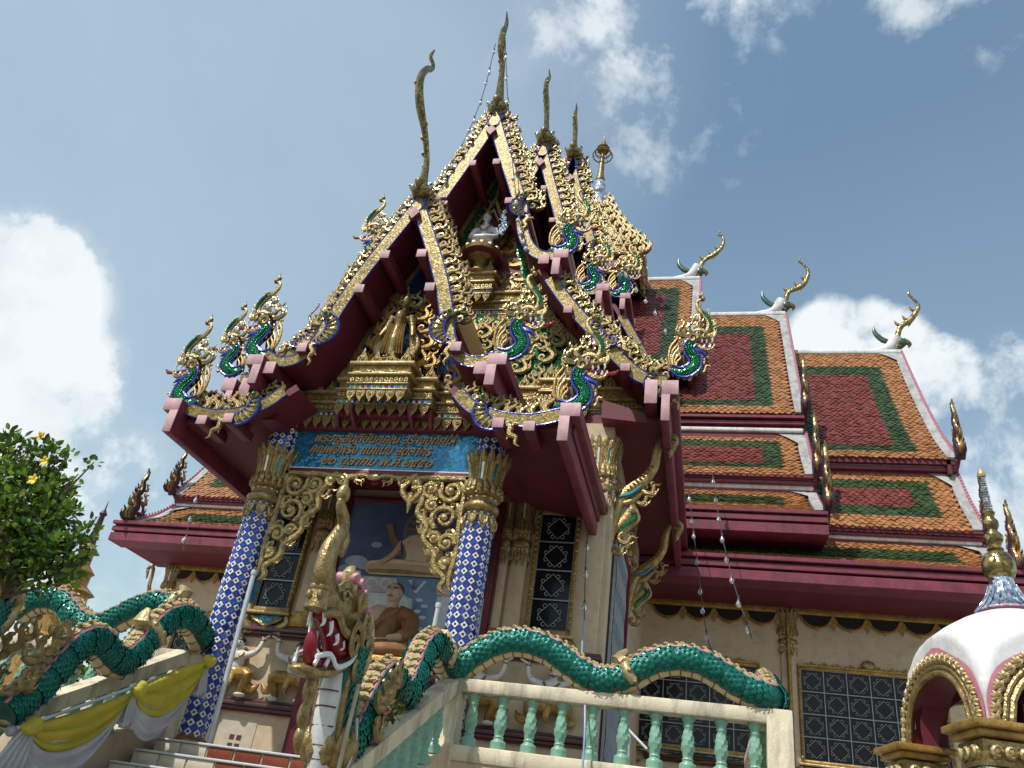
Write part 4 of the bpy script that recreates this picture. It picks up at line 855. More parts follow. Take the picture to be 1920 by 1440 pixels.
window(-2.62, -2.04, 4.68, 6.55, 11.98, 1, 4, top=False); window(2.04, 2.62, 4.68, 6.55, 11.98, 1, 4, top=False)
window(3.12, 5.78, 4.42, 6.3, 19.98, 5, 4); window(6.74, 9.7, 4.42, 6.34, 19.98, 6, 4)
window(-9.7, -6.74, 4.42, 6.34, 19.98, 6, 4)
# ---- scalloped valance under the wing eaves
p = MB(); n = 12; arc = [(-.5 + i / n, -.32 * math.sin(math.pi * i / n) ** .7) for i in range(n + 1)]
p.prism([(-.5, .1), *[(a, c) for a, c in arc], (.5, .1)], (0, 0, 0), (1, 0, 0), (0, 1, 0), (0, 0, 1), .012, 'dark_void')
for i in range(n): p.tube([(arc[i][0], arc[i][1] - .03, .02), (arc[i + 1][0], arc[i + 1][1] - .03, .02)], .045, 'gold_dark', 5, (0, 0, 1), .6, 1)
p.prism([(-.08, -.30), (0, -.44), (.08, -.30)], (0, 0, 0), (1, 0, 0), (0, 1, 0), (0, 0, 1), .03, 'gold_dark')
p.prism([(.37, -.14), (.5, -.42), (.63, -.14), (.5, .08)], (0, 0, .014), (1, 0, 0), (0, 1, 0), (0, 0, 1), .03, 'gold_dark'); VAL = p.mesh('scallop')
for s in (1, -1):
    b = MB(); a, c = sorted((MX(s, -1.5), MX(s, 5.95))); b.box(a, c, 19.93, 20.0, 7.62, 7.78, 'gold_dark', .01); v = b.build('valance', temple)
    for x0, n in ((-1.35, 4), (2.12, 5)):
        for i in range(n): link('scallop', VAL, v, FRONT(19.97, MX(s, x0 + .35 + i * .74), 7.6) @ Matrix.Diagonal((.74, .8, 1, 1)))
# ---- pilasters, capitals, swan brackets
def P_capital():
    """lotus capital: 0 at the lower rim, 1 at the petal tips, radius about .25"""
    b = MB(); n = 16
    b.lathe([(.23, -.02), (.27, .02), (.25, .1), (.21, .2), (.24, .45), (.27, .8), (.24, .85)], (0, 0, 0), 'gold_dark', 24)
    for i in range(n):
        a = 2 * math.pi * i / n; c, s_ = math.cos(a), math.sin(a); e = np.array((c, s_, 0)); q = np.array((-s_, c, 0))
        b.add([e * .238 - q * .016 + (0, 0, .3), e * .238 + q * .016 + (0, 0, .3), e * .292 + q * .018 + (0, 0, .76), e * .292 - q * .018 + (0, 0, .76)], [(0, 1, 2, 3)], ('bead_white', 'gold_dark', 'bead_teal', 'gold_dark')[i % 4])
        for sg in (1, -1): b.tube([e * .24 + q * sg * .034 + (0, 0, .2), e * .25 + q * sg * .036 + (0, 0, .5), e * .30 + q * sg * .038 + (0, 0, .82), e * .36 + q * sg * .01 + (0, 0, 1.0)], [.02, .022, .024, .006], 'gold', 5, tuple(e), 1, 2)
        b.tube([e * .29 + (0, 0, .72), e * .33 + (0, 0, .88), e * .37 + (0, 0, 1.02)], [.03, .035, .005], 'gold', 6, tuple(e), .7, 2)
        b.ball(e * .27 + (0, 0, .08), (.05, .05, .07), 'gold', 6, 5); b.tube([e * .27 + (0, 0, .05), e * .28 + (0, 0, .2), e * .25 + (0, 0, .34)], [.04, .045, .005], 'gold', 6, tuple(e), .6, 2)
    b.lathe([(.215, -.12), (.235, -.08), (.235, -.03), (.2, -.02)], (0, 0, 0), 'gold_dark', 24)
    for i in range(26):
        a = 2 * math.pi * i / 26; b.ball((.225 * math.cos(a), .225 * math.sin(a), -.055), (.022, .022, .022), ('bead_teal', 'bead_white', 'bead_red', 'bead_white')[i % 4], 5, 4)
    b.lathe([(.22, -.36), (.265, -.32), (.28, -.25), (.265, -.18), (.22, -.14)], (0, 0, 0), 'gold', 24)
    for i in range(26):
        a = 2 * math.pi * i / 26; b.ball((.215 * math.cos(a), .215 * math.sin(a), -.41), (.022, .022, .022), ('bead_red', 'bead_white', 'bead_green', 'bead_white')[i % 4], 5, 4)
    b.lathe([(.205, -.5), (.235, -.47), (.235, -.44), (.21, -.44)], (0, 0, 0), 'gold', 24)
    for i in range(9):
        a = 2 * math.pi * (i + .5) / 9; e = np.array((math.cos(a), math.sin(a), 0)); q = np.array((-e[1], e[0], 0))
        A = [e * .225 + q * u + (0, 0, z) for u, z in ((-.07, -.48), (.07, -.48), (.06, -.62), (0, -.8), (-.06, -.62))]; b.add(A + [x + e * .03 for x in A], [(5, 6, 7, 8, 9)] + [(i2, (i2 + 1) % 5, 5 + (i2 + 1) % 5, 5 + i2) for i2 in range(5)], 'gold')
        for sg in (1, -1): b.tube([e * .26 + q * sg * .055 + (0, 0, -.5), e * .265 + q * sg * .05 + (0, 0, -.6), e * .262 + q * sg * .015 + (0, 0, -.66), e * .262 + q * sg * .03 + (0, 0, -.58)], .013, 'gold_pale', 4, tuple(e), 1, 2)
    return b.mesh('capital')
CAP = P_capital()
def P_bracket():
    """swan-necked roof bracket in a wall plane: foot at the origin, rises out to +x"""
    b = MB(); m = 'gold'
    stroke(b, [(.0, -.35), (.03, .0), (.1, .3), (.24, .5), (.46, .68), (.6, .92), (.64, 1.2), (.7, 1.42), (.82, 1.5), (.92, 1.42), (.9, 1.3)], [.05, .08, .1, .1, .085, .075, .07, .065, .06, .07, .06], m, .7, 7)
    stroke(b, [(.9, 1.32), (.86, 1.2), (.84, 1.1)], [.06, .05, .01], m, .7, 6); stroke(b, [(.72, 1.45), (.74, 1.54), (.7, 1.6)], [.05, .04, .02], m, .8, 5)
    stroke(b, spiral(.86, 1.38, .07, 0, 1.2, 1, 9), .025, m, 1, 5, 1, .05)
    for i in range(9):
        t = i / 8; stroke(b, [(.2 + t * .36, .5 + t * .42, .06), (.24 + t * .36, .47 + t * .42, .07)], .02, 'gold_dark', 1, 4, 1)
    flame(b, .1, .32, .42, .35, -1, m); flame(b, .05, .1, .3, .2, -1, m)
    stroke(b, [(.1, .36), (.28, .42), (.44, .58)], [.02, .035, .008], 'bead_teal', .6, 5, 3, .08); stroke(b, [(.08, .26), (.26, .3), (.46, .48)], [.03, .06, .02], 'gold', .6, 6, 3, .03); stroke(b, [(.02, -.2), (.2, .0), (.3, .2), (.2, .36)], [.06, .08, .08, .05], 'gold', .6, 7)
    flame(b, .34, .34, .3, -1.2, 1, m); flame(b, .46, .5, .3, -1.0, 1, m)
    stroke(b, [(.3, .14), (.34, .02), (.2, -.12), (.12, -.24)], [.02, .035, .03, .012], 'green_mosaic', .7, 6, 3, .06); stroke(b, [(.36, .18), (.41, .02), (.26, -.14), (.12, -.3)], [.03, .03, .035, .03], m, .9, 5)
    flame(b, .12, -.3, .3, -1.4, 1, m); flame(b, .05, -.5, .26, -1.2, 1, m)
    return b.mesh('roof_bracket')
BRK = P_bracket()
def pilaster(x, y, z0, z1, w, cap, ex=(1, 0, 0), en=(0, -1, 0), br=None, bs=1., pipe=False):
    fr = frame((x, y, 0), ex, (0, 0, 1), en); b = MB(); b.box(-w / 2, w / 2, z0, z1, -.05, .07, 'cream_wall', .01); b.box(-w / 2 - .03, w / 2 + .03, z0, z0 + .25, -.05, .1, 'gold_dark', .01)
    if pipe: b.tube([(0, z0, .12), (0, z1 - .05, .12)], .045, 'gold_dark', 8, (0, 0, 1), 1, 1); b.ball((0, z0 + .9, .12), (.07, .05, .07), 'gold_dark', 8, 5); b.ball((0, z1 - 1.1, .12), (.07, .05, .07), 'gold_dark', 8, 5)
    o = link('pilaster', b.mesh('pilaster'), temple, fr)
    link('capital', CAP, o, frame((x, y, z1 - cap), ex, en, (0, 0, 1)) @ Matrix.Diagonal((w / .42, .45, cap, 1)))
    if br: link('roof_bracket', BRK, o, frame((x + br[1][0] * .0 + en[0] * .05, y + en[1] * .05, br[0]), br[1], (0, 0, 1), br[2]) @ Matrix.Diagonal((bs, bs, bs, 1)))
    return o
for s in (1, -1):
    pilaster(X0 + s * 2.88, 12.0, FLOOR, 8.0, .4, .75)
    pilaster(X0 + s * 3.1, 12.2, FLOOR, 8.0, .36, .7, (0, s, 0), (s, 0, 0), (6.62, (s, 0, 0), (0, -s, 0)), 1.05)
    pilaster(X0 + s * 3.1, 15.6, FLOOR, 8.0, .36, .7, (0, s, 0), (s, 0, 0), (6.45, (s, 0, 0), (0, -s, 0)), 1.05)
    pilaster(MX(s, 1.8), 20.0, FLOOR, 7.7, .34, .6, pipe=True); pilaster(MX(s, 5.78), 20.0, FLOOR, 7.7, .34, .65)
    pilaster(X0 + s * 1.75, 12.0, 4.4, 6.9, .26, .7); pilaster(X0 + s * 1.5, 12.0, 4.4, 6.9, .14, .7)
    link('roof_bracket', BRK, wroof[s], frame((MX(s, 6.0), 20.05, 6.2), (s, 0, 0), (0, 0, 1), (0, -1, 0)) @ Matrix.Diagonal((.75, 1, 1, 1)))
# folded steel gate on the porch side wall
b = MB()
for i in range(11):
    y = 12.75 + i * .16; b.box(X0 + 3.16, X0 + 3.2, y - .012, y + .012, FLOOR, 6.5, 'iron_light')
    for j in range(7): b.tube([(X0 + 3.21, y, FLOOR + .2 + j * .6), (X0 + 3.21, y + .16, FLOOR + .5 + j * .6), (X0 + 3.21, y, FLOOR + .8 + j * .6)], .012, 'iron_grey', 4, (1, 0, 0), 1, 1)
b.box(X0 + 3.11, X0 + 3.14, 12.6, 14.6, FLOOR, 6.6, 'dark_void'); b.box(X0 + 3.11, X0 + 3.26, 14.55, 14.68, FLOOR, 6.7, 'crimson'); b.box(X0 + 3.11, X0 + 3.24, 12.5, 14.6, 6.55, 6.68, 'crimson')
b.build('folding_gate', temple)
# ================================================================== FRONT COLUMNS
def diamond_tile(m, dot):
    p = MB(); a = .052; t = .011
    V = [(-a, 0, 0), (0, -a, 0), (a, 0, 0), (0, a, 0)] + [(x * .9, y * .9, t) for x, y in ((-a, 0), (0, -a), (a, 0), (0, a))]
    p.add(V, [(4, 5, 6, 7)] + [(i, (i + 1) % 4, 4 + (i + 1) % 4, 4 + i) for i in range(4)], m)
    if dot:
        q = .016; p.add([(-q, -q, t + .001), (q, -q, t + .001), (q, q, t + .001), (-q, q, t + .001)], [(0, 1, 2, 3)], 'tile_dark')
    return p
dt = [diamond_tile('tile_white', True), diamond_tile('tile_blue', False)]
for s in (1, -1):
    cx, cy, rr = X0 + s * 1.66, 9.78, .2
    b = MB(); b.lathe([(rr - .004, FLOOR), (rr - .004, 6.9)], (0, 0, 0), 'grout', 32); b.lathe([(.27, FLOOR), (.27, FLOOR + .06), (.22, FLOOR + .1)], (0, 0, 0), 'gold_dark', 24)
    c = link('column', b.mesh('column'), temple, Matrix.Translation((cx, cy, 0)))
    link('capital', CAP, c, Matrix.Translation((cx, cy, 5.83)) @ Matrix.Diagonal((.9, .9, .64, 1)))
    items = []; n = 11; dz = .0565
    for k in range(int((6.88 - FLOOR - .15) / dz)):
        z = FLOOR + .15 + k * dz
        if 5.5 < z < 6.3: continue
        for i in range(n):
            a = 2 * math.pi * (i + (.5 if k % 2 else 0)) / n; e = Vector((math.cos(a), math.sin(a), 0)); q = Vector((-e.y, e.x, 0))
            e2 = (e + Vector((random.gauss(0, .08), random.gauss(0, .08), random.gauss(0, .08)))).normalized(); q2 = (q - e2 * q.dot(e2)).normalized(); u2 = e2.cross(q2)
            kk = random.uniform(.92, 1.0); items.append((frame(Vector((cx, cy, z)) + e * rr * .985 + Vector((0, 0, random.gauss(0, .0025))), q2 * kk, u2 * kk, e2), k % 2))
    vd = Vector((0, 0, 1.6))
    pieces('mosaic_tile', c, dt, items, 285, 'mosaic_tile_field', key=lambda t: -(t[0].col[2].xyz.dot((vd - t[0].translation).normalized()) - .02 * abs(t[0].translation.z - 4.4)))
    b = MB(); b.box(s * 1.66 - s * .2 - .03, s * 1.66 - s * .2 + .03, 4.2, 6.2, -9.95, -9.86, 'blue_mosaic'); link('mosaic_strip', b.mesh('mosaic_strip'), c, FRONT(0))
# ---- inscription board
fs = FRONT(9.8)
b = MB(); b.box(-1.45, 1.45, 6.22, 6.9, -.08, 0, 'blue_mosaic'); b.box(-1.45, 1.45, 6.12, 6.22, -.1, .02, 'crimson', .006); b.box(-1.45, 1.45, 6.215, 6.235, -.05, .015, 'print_pale')
sign = link('inscription_board', b.mesh('inscription_board'), temple, fs)
def lettering(txt, x, z, size, width, par, nm='lettering'):
    cu = bpy.data.curves.new('txt', 'FONT'); cu.body = txt; cu.size = 1; cu.extrude = .05; cu.bevel_depth = .008; cu.shear = .5; cu.offset = -.012
    o = bpy.data.objects.new('txt', cu); COL.objects.link(o); bpy.context.view_layer.update()
    me = bpy.data.meshes.new_from_object(o.evaluated_get(bpy.context.evaluated_depsgraph_get())); bpy.data.objects.remove(o)
    w = max(v.co.x for v in me.vertices) - min(v.co.x for v in me.vertices); x_ = min(v.co.x for v in me.vertices); k = width / w
    me.materials.clear(); me.materials.append(MATS['letter_gold']); me.name = nm
    return link(nm, me, par, fs @ Matrix.Translation((x - x_ * k, z, .012)) @ Matrix.Diagonal((k, size, .3, 1)))
lettering('พระครูสันตินันทคุณ สร้างอุทิศให้', -1.13, 6.66, .21, 2.28, sign)
lettering('คุณพ่อพริ้ง แม่แนม สุดสาคร', -1.16, 6.475, .21, 1.95, sign)
lettering('๒๐ ตุลาคม พ.ศ.๒๕๕๐', -.92, 6.29, .21, 1.75, sign)
# ---- gilded fretwork arch below the board
for s in (1, -1):
    b = MB()
    def V(L): return [(s * (1.42 - p[0]), 6.14 - p[1], 0) for p in L]
    k = .046
    stroke(b, V([(0, .02), (.5, .03), (1.05, .05), (1.2, .0)]), [k, k, k, k * .5], 'gold', .8, 6); stroke(b, V([(.02, 0), (.03, .6), (.0, 1.1), (.04, 1.45), (.0, 1.62)]), [k, k, k, k, k * .4], 'gold', .8, 6)
    stroke(b, V([(.78, .1), (.62, .34), (.66, .55), (.48, .74), (.5, .92), (.3, 1.12), (.28, 1.3), (.1, 1.45), (.14, 1.58), (.06, 1.66)]), [k, k * 1.2, k, k * 1.2, k, k * 1.2, k, k, k, k * .4], 'gold', .8, 6)
    for (x, y, r, d, a0) in ((.22, .22, .17, 1, 0), (.52, .2, .13, -1, 2), (.25, .62, .2, -1, 1), (.46, .44, .1, 1, 4), (.16, .98, .13, 1, 3), (.34, .92, .09, -1, 0), (.12, 1.25, .08, -1, 2), (.76, .12, .08, 1, 1)):
        stroke(b, V([(p[0], p[1]) for p in spiral(x, y, r, a0, 1.5, d, 11)]), np.linspace(k, k * .55, 17), 'gold', .9, 6, 1, .012); q = V([(x, y)])[0]; b.ball((q[0], q[1], .02), k * 1.1, 'gold_pale', 6, 5)
    for (x, y, h, a) in ((.1, .1, .2, .6), (.38, .12, .2, .2), (.62, .32, .2, -.6), (.4, .62, .22, -.8), (.1, .42, .2, .5), (.1, .8, .2, .7), (.42, .8, .2, -.9), (.26, 1.1, .2, -.9), (.06, 1.12, .16, .5), (.16, 1.36, .16, -.9), (.9, .06, .16, 2.6), (.3, .38, .16, .3)):
        q = V([(x, y)])[0]; flame(b, q[0], q[1], h * 1.35, s * (a + 1.9), -s, 'gold', True, 5)
    link('fretwork', b.mesh('fretwork'), temple, FRONT(9.76))
b = MB()
for s in (1, -1):
    stroke(b, [(s * 1.0, 6.13), (s * .7, 6.1), (s * .5, 6.0), (s * .4, 6.06), (s * .2, 6.12), (0, 6.06)], .03, 'gold', .8, 6); stroke(b, spiral(s * .48, 6.02, .09, 1.5, 1.4, s, 10), .022, 'gold', .9, 5, 1, .02); flame(b, s * .25, 6.12, .2, s * 2.6, -s, 'gold', True, 5)
b.ball((0, 6.08, .02), (.12, .05, .05), 'gold_pale', 8, 5)
for s in (1, -1): stroke(b, [(.62, 6.1), (.62 + s * .14, 5.93), (.62 + s * .08, 5.8), (.62, 5.7)], [.02, .045, .04, .015], 'gold', .8, 6, 3, .01)
stroke(b, [(.62, 5.85), (.62, 5.7), (.62, 5.56)], [.05, .04, .008], 'gold', .8, 6)
link('fretwork', b.mesh('fretwork'), temple, FRONT(9.74))
b = MB(); b.box(-.05, .05, 6.0, 6.2, -.03, .0, 'crimson')
link('hanger', b.mesh('hanger'), temple, FRONT(9.8))
# ================================================================== FIGURES
def face(b, c, r, hair='hair_dark', dark='hair_dark', beard=None):
    """eyes, brows, mouth and ears on a head of radius r at c, looking along -y"""
    c = np.array(c)
    for s in (1, -1):
        b.ball(c + (s * .38 * r, -.86 * r, .12 * r), (.17 * r, .1 * r, .1 * r), 'white_tooth', 6, 4); b.ball(c + (s * .38 * r, -.93 * r, .12 * r), (.08 * r, .06 * r, .08 * r), dark, 5, 4)
        b.tube([c + (s * .12 * r, -.95 * r, .3 * r), c + (s * .4 * r, -.92 * r, .38 * r), c + (s * .62 * r, -.74 * r, .28 * r)], .045 * r, dark, 4, (0, 1, 0), 1, 2)
    b.tube([c + (-.3 * r, -.9 * r, -.48 * r), c + (0, -.98 * r, -.52 * r), c + (.3 * r, -.9 * r, -.48 * r)], .06 * r, 'bead_red', 5, (0, 1, 0), 1, 2)
def head(b, c, r, m):
    c = np.array(c); b.ball(c, (.82 * r, .92 * r, 1.12 * r), m, 14, 10); b.ball(c + (0, -.2 * r, -.5 * r), (.6 * r, .68 * r, .6 * r), m, 12, 8)
    b.tube([c + (0, -.85 * r, .22 * r), c + (0, -1.08 * r, -.16 * r), c + (0, -.86 * r, -.22 * r)], [.1 * r, .17 * r, .1 * r], m, 6, (1, 0, 0), 1, 2)
    for s in (1, -1): b.ball(c + (s * .86 * r, .05 * r, -.02 * r), (.1 * r, .2 * r, .3 * r), m, 7, 5)
def hand(b, c, d, up, L, m):
    """palm with five curled fingers; d along the fingers, up out of the back of the hand"""
    c, d, up = np.array(c, float), vnorm(np.array(d, float)), vnorm(np.array(up, float)); q = np.cross(d, up)
    b.tube([c - d * L * .1, c + d * L * .45], [L * .16, L * .24], m, 8, tuple(up), .45, 1)
    for i, l in enumerate((.42, .52, .48, .36)):
        o = c + d * L * .42 + q * L * (.18 - .12 * i); b.tube([o, o + d * L * l * .6, o + d * L * l - up * L * .16], [L * .065, L * .06, L * .045], m, 5, tuple(q), 1, 2)
    o = c + q * L * .2 + d * L * .05; b.tube([o, o + q * L * .16 + d * L * .2, o + q * L * .18 + d * L * .4 - up * L * .05], [L * .085, L * .075, L * .05], m, 5, tuple(up), 1, 2)
# ---- seated monk statue before the painted board
MK = (X0 + .05, 11.3, 3.86)
monk = thing('monk_statue', MK, 'seated bronze-robed monk statue holding a dark cane before the big picture', 'statue')
mx = Matrix.Translation(MK)
b = MB(); head(b, (.0, -.02, 1.02), .15, 'skin'); b.tube([(0, 0, .78), (0, 0, .95)], [.1, .08], 'skin', 10, (1, 0, 0), 1, 1)
b.tube([(-.3, .0, .68), (-.42, -.1, .42), (-.58, -.3, .28)], [.1, .085, .06], 'skin', 8, (0, 1, 0), 1, 3); b.ball((-.16, -.08, .6), (.2, .13, .22), 'skin', 10, 8)
b.tube([(.3, .0, .62), (.36, -.2, .36), (.18, -.38, .26)], [.09, .08, .06], 'skin', 8, (0, 1, 0), 1, 3)
hand(b, (-.6, -.32, .27), (-.5, -.6, -.1), (0, 0, 1), .2, 'skin'); hand(b, (.16, -.4, .25), (-.9, -.3, -.1), (0, -.2, 1), .2, 'skin')
organic(b, 'body', monk, .016, 4, mx)
b = MB(); b.tube([(0, .06, .0), (.0, .05, .35), (.02, .02, .62), (.1, .0, .76)], [.36, .29, .27, .15], 'robe', 14, (1, 0, 0), .75, 3)
b.tube([(.12, 0, .74), (.34, .0, .64), (.38, -.14, .4), (.3, -.26, .32)], [.12, .13, .12, .1], 'robe', 10, (0, 1, 0), 1, 3)
for s in (1, -1): b.tube([(s * .12, .0, .12), (s * .5, -.22, .12), (s * .2, -.5, .08), (-s * .1, -.46, .06)], [.2, .17, .13, .1], 'robe', 10, (0, 0, 1), .8, 3)
b.tube([(.16, -.12, .76), (-.05, -.24, .52), (-.26, -.16, .3)], [.05, .07, .06], 'robe', 7, (0, 0, 1), .8, 3)
organic(b, 'robe', monk, .018, 4, mx)
b = MB(); b.ball((0, .018, 1.09), (.128, .142, .105), 'hair_short', 12, 8); face(b, (0, -.02, 1.02), .15); link('hair', b.mesh('hair'), monk, mx)
b = MB(); b.tube([(-.78, -.62, -.1), (-.68, -.44, .3), (-.62, -.36, .58)], [.02, .024, .03], 'hair_dark', 7, (0, 1, 0), 1, 2); tag(b.build('cane', None), 'dark wooden cane leaning in the hand of the seated monk statue', 'cane').matrix_basis = mx
b = MB(); b.box(-1.0, 1.0, -.62, .62, -.16, -.02, 'gold_dark', .02); b.box(-.9, .9, -.55, .55, -1.5, -.16, 'crimson', .02); b.box(-1.05, 1.05, -.66, .64, -.24, -.16, 'gold', .015)
o = b.build('altar', None); o.matrix_basis = mx; tag(o, 'crimson and gold altar block under the seated monk statue', 'altar')
# ---- framed print behind the monk
pf = FRONT(11.9)
pic = thing('picture', (X0, 11.9, 4.2), 'large framed picture of a seated golden statue against a dark blue sky', 'picture')
b = MB(); b.box(-1.32, 1.32, 4.14, 6.62, -.05, .0, 'print_sky'); link('print', b.mesh('print', False), pic, pf)
b = MB()
for a, c, d, e in ((-1.4, -1.3, 4.06, 6.7), (1.3, 1.4, 4.06, 6.7), (-1.3, 1.3, 6.6, 6.7), (-1.3, 1.3, 4.06, 4.16)): b.box(a, c, d, e, -.06, .05, 'crimson', .012)
link('picture_frame', b.mesh('picture_frame'), pic, pf)
b = MB(); zz = [.002]
def flat(poly, m, dz=.0015):
    zz[0] += dz; b.prism(poly, (0, 0, zz[0]), (1, 0, 0), (0, 1, 0), (0, 0, 1), .001, m)
def ell(cx, cy, rx, ry, n=18, a0=0, a1=2 * math.pi): return [(cx + rx * math.cos(a0 + (a1 - a0) * i / n), cy + ry * math.sin(a0 + (a1 - a0) * i / n)) for i in range(n + (abs(a1 - a0 - 2 * math.pi) > .01))]
for x, y, r in ((-1.0, 5.55, .2), (-.85, 5.5, .16), (-.7, 5.85, .1), (.7, 5.6, .2), (.95, 5.66, .22), (1.1, 5.5, .2), (-1.15, 5.4, .16)): flat(ell(x, y, min(r, 1.28 - abs(x)) * 1.0, r * .5), 'print_cloud', .0004)
flat([(-1.3, 4.15), (1.3, 4.15), (1.3, 5.08), (-1.3, 5.08)], 'print_pale'); flat([(-1.3, 4.15), (1.3, 4.15), (1.3, 4.5), (-1.3, 4.6)], 'print_cloud')
flat(ell(.08, 6.15, .36, .36), 'print_shade'); flat(ell(.08, 6.15, .31, .31), 'print_sky')
for i in range(12):
    a = i * math.pi / 6; c, s_ = math.cos(a), math.sin(a); flat([(.08 + .03 * s_, 6.15 - .03 * c), (.08 + .32 * c + .012 * s_, 6.15 + .32 * s_ - .012 * c), (.08 + .32 * c - .012 * s_, 6.15 + .32 * s_ + .012 * c), (.08 - .03 * s_, 6.15 + .03 * c)], 'print_shade', .0001)
flat([(-.62, 6.2), (-.5, 6.24), (-.42, 6.05), (-.3, 5.9), (-.34, 5.8), (-.5, 5.95), (-.54, 6.1)], 'print_shade')
flat([(-.2, 5.5), (-.17, 5.7), (-.26, 5.93), (-.14, 6.03), (.0, 6.06), (.18, 6.06), (.32, 6.03), (.42, 5.93), (.34, 5.7), (.36, 5.5)], 'print_light')
flat([(.2, 5.5), (.24, 5.75), (.3, 5.98), (.42, 5.93), (.34, 5.7), (.36, 5.5)], 'print_skin'); flat([(-.18, 5.5), (-.14, 5.52), (-.13, 5.7), (-.2, 5.86), (-.24, 5.9), (-.18, 5.7)], 'print_shade'); flat([(-.05, 5.56), (.25, 5.56), (.25, 5.575), (-.05, 5.575)], 'print_shade')
flat(ell(.09, 6.22, .12, .17), 'print_skin'); flat(ell(.09, 6.37, .07, .07), 'print_shade'); flat([(.02, 6.0), (.16, 6.0), (.14, 6.12), (.04, 6.12)], 'print_skin')
flat([(.38, 5.9), (.5, 5.75), (.52, 5.55), (.42, 5.5), (.42, 5.7)], 'print_skin')
flat([(-.82, 5.42), (-.76, 5.56), (-.4, 5.62), (.3, 5.6), (.9, 5.62), (1.1, 5.5), (1.1, 5.36), (-.7, 5.34)], 'print_skin'); flat([(-.8, 5.5), (-.7, 5.57), (-.3, 5.6), (.3, 5.58), (.3, 5.54), (-.3, 5.54)], 'print_light'); flat([(-.28, 5.95), (-.4, 5.72), (-.56, 5.58), (-.74, 5.5), (-.7, 5.42), (-.6, 5.44), (-.44, 5.54), (-.24, 5.74)], 'print_skin'); flat([(-.24, 5.8), (-.4, 5.6), (-.58, 5.47), (-.44, 5.54), (-.22, 5.72)], 'print_shade'); flat([(-.75, 5.42), (-.2, 5.45), (.4, 5.42), (.4, 5.38), (-.72, 5.37)], 'print_shade')
flat([(-1.05, 5.1), (-1.0, 5.3), (1.28, 5.3), (1.28, 5.08), (-.9, 5.05)], 'print_stone')
for i in range(9): flat(ell(-.86 + i * .24, 5.2, .11, .085), 'print_pale', .0003); flat(ell(-.86 + i * .24, 5.2, .08, .06), 'print_stone', .0003)
flat([(-.2, 5.32), (.52, 5.32), (.5, 5.1), (.16, 4.98), (-.18, 5.1)], 'print_blue'); flat([(.12, 5.1), (.5, 5.1), (.56, 4.5), (.66, 4.36), (.3, 4.3), (.2, 4.5)], 'print_blue')
for k in range(6): flat(ell(.3 + .05 * (-1) ** k, 4.52 + k * .09, .06, .03), 'print_pale', .0002)
for s_ in (-1, 1): flat([(s_ * .16 + .16, 5.28), (s_ * .1 + .16, 5.28), (.14, 5.08), (.18, 5.08)], 'print_pale', .0002)
for x in (-.86, .82, 1.1):
    flat([(x - .07, 4.45), (x + .07, 4.45), (x + .05, 4.75), (x + .06, 4.85), (x + .02, 4.93), (x, 5.03), (x - .02, 4.93), (x - .06, 4.85), (x - .05, 4.75)], 'print_stone')
flat([(-.7, 4.62), (-.62, 4.78), (-.56, 4.74), (-.5, 4.62)], 'print_blue'); flat([(-1.0, 4.66), (-.95, 4.8), (-1.1, 4.75)], 'print_blue')
link('printed_figure', b.mesh('printed_figure', False), pic, pf)
# ---- white meditating statue in the upper niche, gold standing figure below
NS = (X0, 12.14, 12.6)
o = thing('niche_statue', NS, 'small white seated statue on a gold lotus pedestal in the high gable niche', 'statue'); mx = Matrix.Translation(NS) @ Matrix.Diagonal((.95, .95, 1.2, 1))
b = MB(); b.tube([(0, .04, .02), (0, .03, .25), (0, .02, .42)], [.2, .16, .17], 'statue_white', 12, (1, 0, 0), .7, 3); b.ball((0, .02, .4), (.24, .12, .1), 'statue_white', 12, 8); head(b, (0, -.02, .66), .11, 'statue_white'); b.tube([(0, 0, .44), (0, 0, .6)], .055, 'statue_white', 8, (1, 0, 0), 1, 1)
for s in (1, -1):
    b.tube([(s * .22, .02, .4), (s * .3, -.04, .2), (s * .12, -.2, .1), (0, -.22, .09)], [.07, .06, .05, .045], 'statue_white', 8, (0, 1, 0), 1, 3); b.tube([(s * .08, .0, .05), (s * .2, -.08, .05), (s * .08, -.16, .05), (-s * .08, -.18, .05)], [.08, .07, .05, .04], 'statue_white', 8, (0, 0, 1), .8, 3)
organic(b, 'body', o, .018, 3, mx)
b = MB(); b.lathe([(.105, .7), (.09, .78), (.05, .84), (.025, .95), (.004, 1.08)], (0, 0, 0), 'gold', 10); face(b, (0, -.02, .66), .11); link('crown', b.mesh('crown'), o, mx); b = MB(); b.tube([(-.14, -.1, .46), (-.08, -.14, .34), (0, -.16, .3), (.08, -.14, .34), (.14, -.1, .46)], .018, 'gold', 5, (0, 1, 0), 1, 3); link('necklace', b.mesh('necklace'), o, mx)
b = MB(); b.tube([(.3, .1, .35), (.38, .1, .6), (.34, .1, .85), (.42, .1, 1.1)], [.1, .14, .1, .01], 'silver_mirror', 6, (0, 1, 0), .3, 3); link('glass_flame', b.mesh('glass_flame'), o, mx)
FG = (X0, 9.36, 7.82)
o = thing('standing_statue', FG, 'gold standing robed figure in the middle of the lower front gable', 'statue'); mx = Matrix.Translation(FG)
b = MB(); b.tube([(0, 0, .05), (0, 0, .35), (0, 0, .62), (0, -.01, .8), (0, 0, .92)], [.15, .17, .13, .16, .1], 'gold', 12, (1, 0, 0), .6, 3); head(b, (0, -.02, 1.1), .085, 'gold'); b.tube([(0, 0, .9), (0, 0, 1.05)], .045, 'gold', 8, (1, 0, 0), 1, 1); b.lathe([(.07, 1.14), (.05, 1.22), (.02, 1.3), (.003, 1.42)], (0, 0, 0), 'gold', 8)
